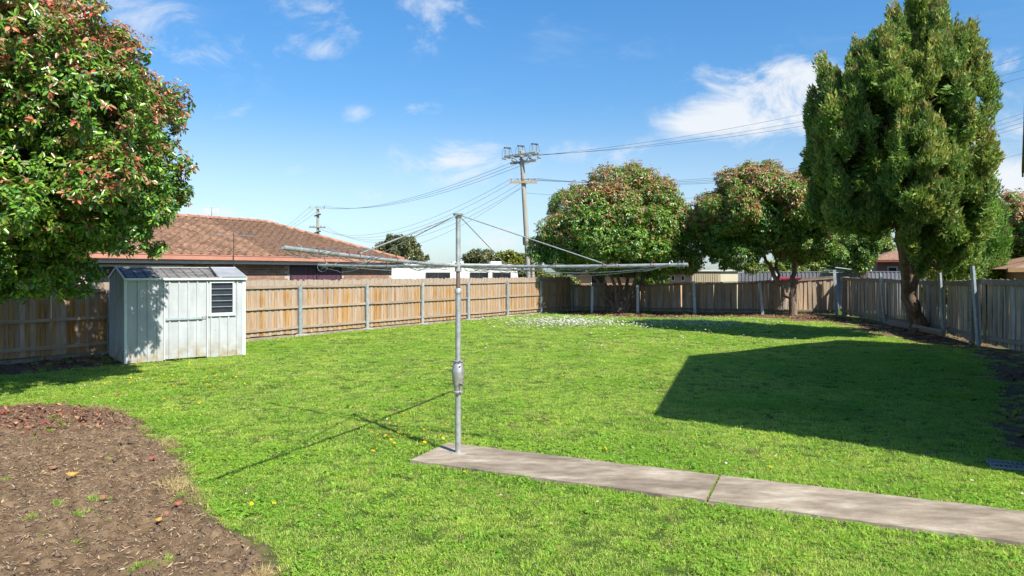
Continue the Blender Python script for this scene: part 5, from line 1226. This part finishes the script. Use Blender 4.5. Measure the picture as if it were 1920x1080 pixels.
# ------------------------------------------------------------------ grass: tufts scattered over the lawn
rng = np.random.default_rng(5)
def tuft(nblade, radius, h, w, lean_, pal, seed, seg=2):
    r = np.random.default_rng(seed); V = []; F3 = []; F4 = []; Cc = []
    for k in range(nblade):
        th = r.uniform(0, 6.28); rr = radius * math.sqrt(r.random()); b = np.array([rr * math.cos(th), rr * math.sin(th), -.012])
        hh = h * r.uniform(.55, 1.25); az = th + r.normal(0, 1.1); ln = lean_ * r.uniform(.2, 1.4); dr = np.array([math.cos(az), math.sin(az), 0]); sd = np.array([-dr[1], dr[0], 0]); tw = r.uniform(-.9, .9); sd = sd * math.cos(tw) + dr * math.sin(tw)
        ww = w * r.uniform(.7, 1.3); m = b + dr * hh * ln * .35 + np.array([0, 0, hh * .65]); t = b + dr * hh * ln + np.array([0, 0, hh * (1.0 - .25 * ln)])
        o = len(V); V += [b - sd * ww / 2, b + sd * ww / 2, m + sd * ww * .45, m - sd * ww * .45, t]
        F4.append((o, o + 1, o + 2, o + 3)); F3.append((o + 3, o + 2, o + 4))
        c = np.array(pal[r.integers(0, len(pal))]) * r.uniform(.8, 1.25); Cc += [c] * 5
    return np.array(V), [np.array(F4), np.array(F3)], np.array(Cc)
def clover(nl, radius, h, size, pal, seed, lobes_=3):
    r = np.random.default_rng(seed); V = []; F = []; Cc = []
    for k in range(nl):
        th = r.uniform(0, 6.28); rr = radius * math.sqrt(r.random()); c = np.array([rr * math.cos(th), rr * math.sin(th), h * r.uniform(.4, 1.15)]); ph = r.uniform(0, 6.28); s = size * r.uniform(.7, 1.3); col = np.array(pal[r.integers(0, len(pal))]) * r.uniform(.85, 1.2)
        tl = np.array([r.normal(0, .35), r.normal(0, .35)])
        for q in range(lobes_):
            a = ph + q * 6.283 / lobes_; d = np.array([math.cos(a), math.sin(a)]); e = np.array([-d[1], d[0]])
            o = len(V)
            for u, v in ((0, 0), (.6, .42), (1, 0), (.6, -.42)):
                xy = d * u * s + e * v * s; V.append(np.array([c[0] + xy[0], c[1] + xy[1], c[2] + xy @ tl + (.15 * s if v else 0)])); Cc.append(col)
            F.append((o, o + 1, o + 2, o + 3))
    return np.array(V), [np.array(F)], np.array(Cc)
GP = [(.295, .455, .055), (.345, .515, .065), (.395, .535, .088), (.255, .415, .048), (.465, .565, .125), (.53, .525, .20)]
GD = [(.17, .35, .04), (.22, .41, .05), (.28, .46, .06)]
ST = [(.42, .33, .17), (.50, .40, .22), (.36, .27, .13), (.28, .26, .10)]
tufts = [tuft(95, .075, .028, .0036, 1.0, GP, 1), tuft(95, .075, .025, .0040, 1.2, GP, 2), tuft(80, .075, .034, .0036, .9, GP + GD, 3),
         clover(54, .075, .022, .0088, GD + GP[:2], 4), clover(16, .055, .020, .016, GD, 5, 6), tuft(50, .075, .045, .0034, 1.2, ST, 6),
         tuft(40, .09, .052, .0060, 1.0, GD + GP[:2], 7)]
tuft_objs = []
for V, F, c in tufts:
    me = np_mesh('tuft', V, F, M_['grass'], col=c); tuft_objs.append(bpy.data.objects.new('tuft', me))

def scatter_group(objs):
    ng = bpy.data.node_groups.new('scatter', 'GeometryNodeTree')
    ng.interface.new_socket('Geometry', in_out='INPUT', socket_type='NodeSocketGeometry'); ng.interface.new_socket('Geometry', in_out='OUTPUT', socket_type='NodeSocketGeometry')
    L = ng.links.new; gi = ng.nodes.new('NodeGroupInput'); go = ng.nodes.new('NodeGroupOutput'); g2i = ng.nodes.new('GeometryNodeGeometryToInstance')
    for o in reversed(objs):
        oi = ng.nodes.new('GeometryNodeObjectInfo'); oi.inputs['Object'].default_value = o; oi.inputs['As Instance'].default_value = False
        L(oi.outputs['Geometry'], g2i.inputs[0])
    ip = ng.nodes.new('GeometryNodeInstanceOnPoints'); ip.inputs['Pick Instance'].default_value = True
    def attr(name, dt):
        a = ng.nodes.new('GeometryNodeInputNamedAttribute'); a.data_type = dt; a.inputs[0].default_value = name
        return [s for s in a.outputs if s.enabled and s.name == 'Attribute'][0]
    m2p = ng.nodes.new('GeometryNodeMeshToPoints')
    L(gi.outputs[0], m2p.inputs[0]); L(m2p.outputs[0], ip.inputs['Points']); L(g2i.outputs[0], ip.inputs['Instance'])
    L(attr('kind_id', 'INT'), ip.inputs['Instance Index']); L(attr('rot', 'FLOAT_VECTOR'), ip.inputs['Rotation']); L(attr('scl', 'FLOAT_VECTOR'), ip.inputs['Scale'])
    L(ip.outputs[0], go.inputs[0]); return ng
def scatter(name, P, kind, rot, scl, objs, label):
    me = bpy.data.meshes.new(name); me.vertices.add(len(P)); me.vertices.foreach_set('co', np.asarray(P, np.float32).ravel())
    a = me.attributes.new('kind_id', 'INT', 'POINT'); a.data.foreach_set('value', np.asarray(kind, np.int32))
    for k, v in (('rot', rot), ('scl', scl)):
        a = me.attributes.new(k, 'FLOAT_VECTOR', 'POINT'); a.data.foreach_set('vector', np.asarray(v, np.float32).ravel())
    o = link(name, me); tag(o, label, None, None, 'stuff')
    md = o.modifiers.new('scatter', 'NODES'); md.node_group = scatter_group(objs); return o

def lawn_points():
    out = []
    # bands by distance: nearer = denser, smaller tufts
    for y0, y1, dens, sc_ in ((2.5, 7, 380, .9), (7, 11, 230, 1.1), (11, 17, 120, 1.45), (17, 24, 58, 2.0), (24, 35, 36, 2.6)):
        x0, x1 = -min(17, y1 * .85 + 1.5), min(16, y1 * .85 + 1.5)
        n = int((x1 - x0) * (y1 - y0) * dens); P = np.stack([rng.uniform(x0, x1, n), rng.uniform(y0, y1, n)], 1)
        P = P[np.abs(P[:, 0]) < P[:, 1] * .80 + 1.2]
        out.append((P, np.full(len(P), sc_)))
    P = np.concatenate([o[0] for o in out]); S = np.concatenate([o[1] for o in out]); return P, S
P, S = lawn_points()
so = soilness(P)
yard = [fp(-14, -.02), fp(16.3, -.02), CORNER_R, rpts[1], rpts[2], rpts[3], RIGHT_END, (5.4, 5.9), (8, -3), (-18, -3), (-18, 6)]
edge = polydist(P, PATH)
keep = inpoly(P, yard) & (edge < -.012 * S) & ~inpoly(P, SHEDPOLY) & (rng.random(len(P)) > so * 1.15 - .2)
rim = (so > .25) & (so < .9)
P, S, so, edge, rim = P[keep], S[keep], so[keep], edge[keep], rim[keep]
kind = rng.choice([0, 1, 2], size=len(P))
cn = fbm(P * .7, 41, 3); near_path = np.clip(1 - (-edge) / .9, 0, 1)
cl = rng.random(len(P)) < np.clip((cn - .5) * 1.8, 0, .4) + .05 + .16 * near_path; kind[cl] = 3
bw = rng.random(len(P)) < .006 + .05 * near_path * (cn > .5) + .02 * (cn > .62); kind[bw] = 4
lush = rng.random(len(P)) < .03 + .22 * np.clip(near_path - .5, 0, 1); kind[lush & ~cl] = 6
rim_straw = rim & (rng.random(len(P)) < .45); kind[rim_straw] = 5  # straw-coloured tufts where the lawn thins into soil
dry = rng.random(len(P)) < .018; kind[dry & (kind < 3)] = 5
z = relief(P) * np.clip((P[:, 1] - 8) / 6, 0, 1) - .014
hf = .85 + .35 * fbm(P * 1.1, 77, 2) ; hf = hf * (1 + .35 * np.clip(near_path - .6, 0, 1)) * np.where(kind == 5, .7, 1)
n = len(P); rot = np.stack([rng.normal(0, .06, n), rng.normal(0, .06, n), rng.uniform(0, 6.283, n)], 1)
zs = np.where(S > 1.3, 1.0 + (S - 1.3) * .25, 1.0)
scl = np.stack([S, S, zs * hf], 1) * rng.uniform(.85, 1.2, (n, 1))
scatter('lawn_grass', np.column_stack([P, z]), kind, rot, scl, tuft_objs, 'mown green grass with clover covering the backyard lawn')
print('tufts', n)
# grass growing in the path joint
jp = np.array([pp(J0 + rng.normal(0, .006), rng.uniform(.03, PW - .03)) for _ in range(34)])
scatter('joint_grass', np.column_stack([jp, np.full(len(jp), .006)]), rng.choice([1, 3, 5], size=len(jp)), np.stack([np.zeros(34), np.zeros(34), rng.uniform(0, 6, 34)], 1), np.tile([[.3, .3, .55]], (34, 1)), tuft_objs, 'grass growing in the joint between the path slabs')
def hb(Q):
    so_ = soilness(Q); return np.where(inpoly(Q, BED), bed_z(Q, so_, None), 0.0)
# weeds sprouting in the soil bed
wp = np.array([gp(*q) for q in ((110, 800), (85, 812), (130, 792), (285, 1068), (270, 1075), (295, 1060), (345, 945), (330, 950), (360, 940), (150, 975), (118, 950), (60, 985), (175, 945), (240, 780), (70, 822), (120, 806), (100, 790), (15, 905))])
wp = np.concatenate([wp + rng.normal(0, .05, wp.shape) for _ in range(3)])
so_w = soilness(wp)
scatter('bed_weeds', np.column_stack([wp, hb(wp)]), np.full(len(wp), 6), np.stack([rng.normal(0, .2, len(wp)), rng.normal(0, .2, len(wp)), rng.uniform(0, 6, len(wp))], 1), np.tile([[.5, .5, 1.3]], (len(wp), 1)) * rng.uniform(.35, 1.0, (len(wp), 1)), tuft_objs, 'tufts of green weeds sprouting from the bare soil bed')
# straw along the ragged rim of the bed
q = np.stack([rng.uniform(-8, -.5, 26000), rng.uniform(3.2, 9.8, 26000)], 1); d = polydist(q, BED); sq = soilness(q); q = q[(np.abs(d) < .4) & (sq > .3) & (sq < .98) & (rng.random(len(q)) < .5) & (fbm(q * 2, 15, 2) > .47)]
scatter('dry_straw', np.column_stack([q, np.full(len(q), .012)]), np.full(len(q), 5), np.stack([rng.normal(0, .35, len(q)), rng.normal(0, .35, len(q)), rng.uniform(0, 6, len(q))], 1), np.tile([[1.25, 1.25, .7]], (len(q), 1)) * rng.uniform(.6, 1.3, (len(q), 1)), tuft_objs, 'dry straw coloured grass along the ragged edge of the soil bed')

# ------------------------------------------------------------------ flowers, fallen leaves, clods
def flower(nb, r, colr, centre, h, seed, stem=(.06, .13, .02)):
    V = []; F = []; Cc = []
    for k in range(nb):
        a = 6.283 * k / nb; d = np.array([math.cos(a), math.sin(a)]); e = np.array([-d[1], d[0]]); o = len(V)
        for u, v, z in ((.25, 0, 0), (.75, .26, .12), (1, 0, .05), (.75, -.26, .12)): xy = d * u * r + e * v * r; V.append((xy[0], xy[1], h + z * r)); Cc.append(colr)
        F.append((o, o + 1, o + 2, o + 3))
    o = len(V); 
    for k in range(6): a = 6.283 * k / 6; V.append((.34 * r * math.cos(a), .34 * r * math.sin(a), h + .12 * r)); Cc.append(centre)
    F6 = [(o, o + 1, o + 2, o + 3), (o, o + 3, o + 4, o + 5)]
    o = len(V); V += [(-.0012, 0, 0), (.0012, 0, 0), (.0012, 0, h), (-.0012, 0, h)]; Cc += [stem] * 4
    return np.array(V), [np.array(F + F6 + [(o, o + 1, o + 2, o + 3)])], np.array(Cc)
fl_objs = []
for a in (flower(9, .012, (.75, .75, .74), (.6, .45, .05), .05, 1), flower(10, .018, (.72, .50, .015), (.55, .36, .01), .055, 2), flower(9, .010, (.70, .62, .66), (.6, .45, .05), .045, 3)):
    fl_objs.append(bpy.data.objects.new('flower', np_mesh('flower', a[0], a[1], M_['bloom'], col=a[2])))
def on_lawn(Q): return (soilness(Q) < .45) & (polydist(Q, PATH) < -.03) & ~inpoly(Q, SHEDPOLY) & inpoly(Q, yard)
def gz_(Q): return relief(Q) * np.clip((Q[:, 1] - 8) / 6, 0, 1) - .01
def gpa(px, py): Y = F_PX * CAM_H / (py - HOR); return np.stack([(px - 960) / F_PX * Y, Y], -1)
# a white drift near the back fence, thinning forward
Q = [gpa(rng.normal(1055, 62, 2000), rng.normal(606, 5.0, 2000)), gpa(rng.normal(1290, 75, 900), rng.normal(609, 5.0, 900)), gpa(rng.uniform(900, 1520, 300), rng.uniform(600, 660, 300)), np.stack([rng.uniform(-8, 12, 650), rng.uniform(4, 28, 650)], 1)]
sz = [np.full(2000, 2.1), np.full(900, 2.1), np.full(300, 1.7), np.full(650, .85)]
Q = np.concatenate(Q); sz = np.concatenate(sz); k = on_lawn(Q); Q, sz = Q[k], sz[k]
n = len(Q); scatter('white_daisies', np.column_stack([Q, gz_(Q)]), np.where(rng.random(n) < .15, 2, 0), np.stack([rng.normal(0, .3, n), rng.normal(0, .3, n), rng.uniform(0, 6, n)], 1), sz[:, None] * rng.uniform(.75, 1.3, (n, 1)) * np.ones((1, 3)), fl_objs, 'small white daisies dotting the lawn, thickest near the back fence')
Q = [gpa(rng.normal(745, 55, 44), rng.normal(822, 14, 44)), gpa(rng.normal(800, 60, 18), rng.normal(780, 14, 18)), gpa(rng.normal(340, 85, 60), rng.normal(712, 18, 60)), gpa(rng.uniform(240, 480, 30), rng.uniform(690, 760, 30)), gpa(rng.uniform(430, 520, 5), rng.uniform(930, 965, 5)), gpa(rng.uniform(860, 1500, 14), rng.uniform(740, 900, 14))]
Q = np.concatenate(Q); Q = Q[on_lawn(Q)]; n = len(Q)
scatter('yellow_flowers', np.column_stack([Q, gz_(Q)]), np.full(n, 1), np.stack([rng.normal(0, .35, n), rng.normal(0, .35, n), rng.uniform(0, 6, n)], 1), rng.uniform(.75, 1.25, (n, 1)) * np.ones((1, 3)), fl_objs, 'yellow dandelion flowers scattered in the grass near the hoist and shed')

def leaf_bits(name, Q, z0, size, pal, label, seed, tilt=.45, aspect=.45):
    r = np.random.default_rng(seed); n = len(Q); d = rand_dirs(r, n); d[:, 2] *= tilt; l = unit(d); up = unit(np.array([0, 0, 1.]) + r.normal(0, .35, (n, 3))); s = unit(np.cross(l, up)); nn = np.cross(s, l)
    L_ = size * r.uniform(.55, 1.4, (n, 1)); W_ = L_ * aspect * r.uniform(.6, 1.2, (n, 1)); p = np.column_stack([Q, z0 + np.abs(r.normal(0, .006, n))])
    V = np.stack([p - l * L_ / 2, p + s * W_ / 2 + nn * W_ * .25, p + l * L_ / 2 + nn * L_ * .1, p - s * W_ / 2 + nn * W_ * .25], 1).reshape(-1, 3); o = np.arange(n)[:, None] * 4
    F = np.concatenate([o + np.array([[0, 1, 2]]), o + np.array([[0, 2, 3]])]); pal = np.array(pal); c = pal[r.integers(0, len(pal), n)] * r.uniform(.7, 1.2, (n, 1))
    ob = link(name, np_mesh(name, V, F, M_['litter'], col=np.repeat(c, 4, 0))); tag(ob, label, None, None, 'stuff'); return ob
LP = [(.12, .06, .04), (.18, .085, .05), (.09, .045, .035), (.22, .12, .075), (.16, .05, .045), (.28, .18, .11)]
Q = np.stack([rng.uniform(-16, 15, 60000), rng.uniform(4, 34, 60000)], 1); lt = litterness(Q); so_ = soilness(Q)
Q1 = Q[(lt > .25) & (so_ > .3) & (rng.random(len(Q)) < lt) & ~inpoly(Q, SHEDPOLY) & inpoly(Q, yard) & ~inpoly(Q, BED)]
leaf_bits('leaf_litter', Q1, .0, .10, LP, 'brown fallen leaf litter under the trees along the fences', 3)
top = np.stack([rng.uniform(-9.5, -3.0, 14000), rng.uniform(6.5, 10.4, 14000)], 1); lt = litterness(top); top = top[(rng.random(len(top)) < (lt - .25) * .55) & inpoly(top, BED)]
leaf_bits('bed_leaf_litter', top, hb(top) + .006, .085, LP + [(.34, .05, .045), (.40, .20, .10), (.32, .17, .09), (.38, .26, .15)], 'red brown fallen leaves and bark along the far edge of the soil bed', 4)
Q = np.stack([rng.uniform(-8, -.8, 48000), rng.uniform(3.2, 9.6, 48000)], 1); Q = Q[inpoly(Q, BED)]
leaf_bits('straw_bits', Q, hb(Q) + .004, .036, [(.40, .29, .17), (.47, .36, .22), (.30, .20, .12), (.22, .13, .08)], 'bits of straw and mulch strewn over the bare soil bed', 5, .25, .22)
r2 = np.random.default_rng(8)
Q = np.stack([r2.uniform(-9, -.8, 16000), r2.uniform(3.2, 9.8, 16000)], 1); Q = Q[inpoly(Q, BED) & (soilness(Q) > .7)]
n = len(Q); oct_ = np.array([(1, 0, 0), (0, 1, 0), (-1, 0, 0), (0, -1, 0), (0, 0, .8), (0, 0, -.5)], float); s = (.006 + .022 * r2.random(n) ** 3)[:, None, None]
V = (oct_[None] * (1 + r2.normal(0, .28, (n, 6, 1))) * s + np.column_stack([Q, hb(Q)])[:, None, :]).reshape(-1, 3); o = np.arange(n)[:, None] * 6
F = np.concatenate([o + np.array([f]) for f in ((0, 1, 4), (1, 2, 4), (2, 3, 4), (3, 0, 4), (1, 0, 5), (2, 1, 5), (3, 2, 5), (0, 3, 5))])
M_['clod'] = pm('soil_clod', (.075, .05, .035), (.17, .12, .088), 6, .95, .3, 60, coords='Object')
ob = link('soil_clods', np_mesh('soil_clods', V, F, M_['clod'])); tag(ob, 'small clods of earth over the bare soil bed', None, None, 'stuff')
# a few leaves large enough to pick out
M_['red_leaf'] = pm('fallen_red_leaf', (.24, .045, .035), (.34, .09, .06), 20, .6); M_['yellow_leaf'] = pm('fallen_yellow_leaf', (.36, .22, .04), (.42, .17, .04), 20, .6); M_['brown_leaf'] = pm('fallen_brown_leaf', (.16, .07, .04), (.30, .15, .08), 20, .7)
def fallen_leaf(px, py, mat, label, L_, a):
    x, y = gp(px, py); w = L_ * .42
    L_ *= .78; w = L_ * .44; c_ = L_ * .22
    vs = [(-L_ / 2, 0, c_ * .9), (-L_ * .2, w / 2, c_ * .8), (L_ * .2, w * .42, c_ * 1.0), (L_ / 2, w * .1, c_ * 1.5), (L_ * .2, -w * .45, c_ * .55), (-L_ * .2, -w / 2, c_ * .35), (0, 0, .0)]
    o = MB().add(vs, [(0, 6, 1), (1, 6, 2), (2, 6, 3), (3, 6, 4), (4, 6, 5), (5, 6, 0)]).build('fallen_leaf', M_[mat], None, (x, y, .012 + max(0.02, float(hb(np.array([[x, y]]))[0]))), (R(12), R(8), a)); tag(o, label, 'leaf', 'fallen leaves on the ground')
fallen_leaf(135, 903, 'yellow_leaf', 'curled yellow and orange fallen leaf lying alone on the bare soil', .14, .5)
fallen_leaf(285, 866, 'red_leaf', 'red fallen leaf on soil nearest the straw at the bed edge', .10, .2)
fallen_leaf(333, 958, 'red_leaf', 'crimson fallen leaf at the lawn edge of the soil bed', .11, 1.0)
fallen_leaf(296, 985, 'yellow_leaf', 'ochre fallen leaf standing on edge in the soil, nearest the camera', .10, 1.4)
fallen_leaf(220, 744, 'red_leaf', 'bright red fallen leaf on the grass near the tree shadow', .10, .1)
fallen_leaf(196, 945, 'brown_leaf', 'large brown curled leaf in the middle of the soil bed', .13, -.3)
fallen_leaf(100, 888, 'brown_leaf', 'brown leaf lying on soil beside the yellow one', .12, .4)
fallen_leaf(315, 975, 'brown_leaf', 'dark brown leaf just below the crimson one on the soil', .10, -.2)
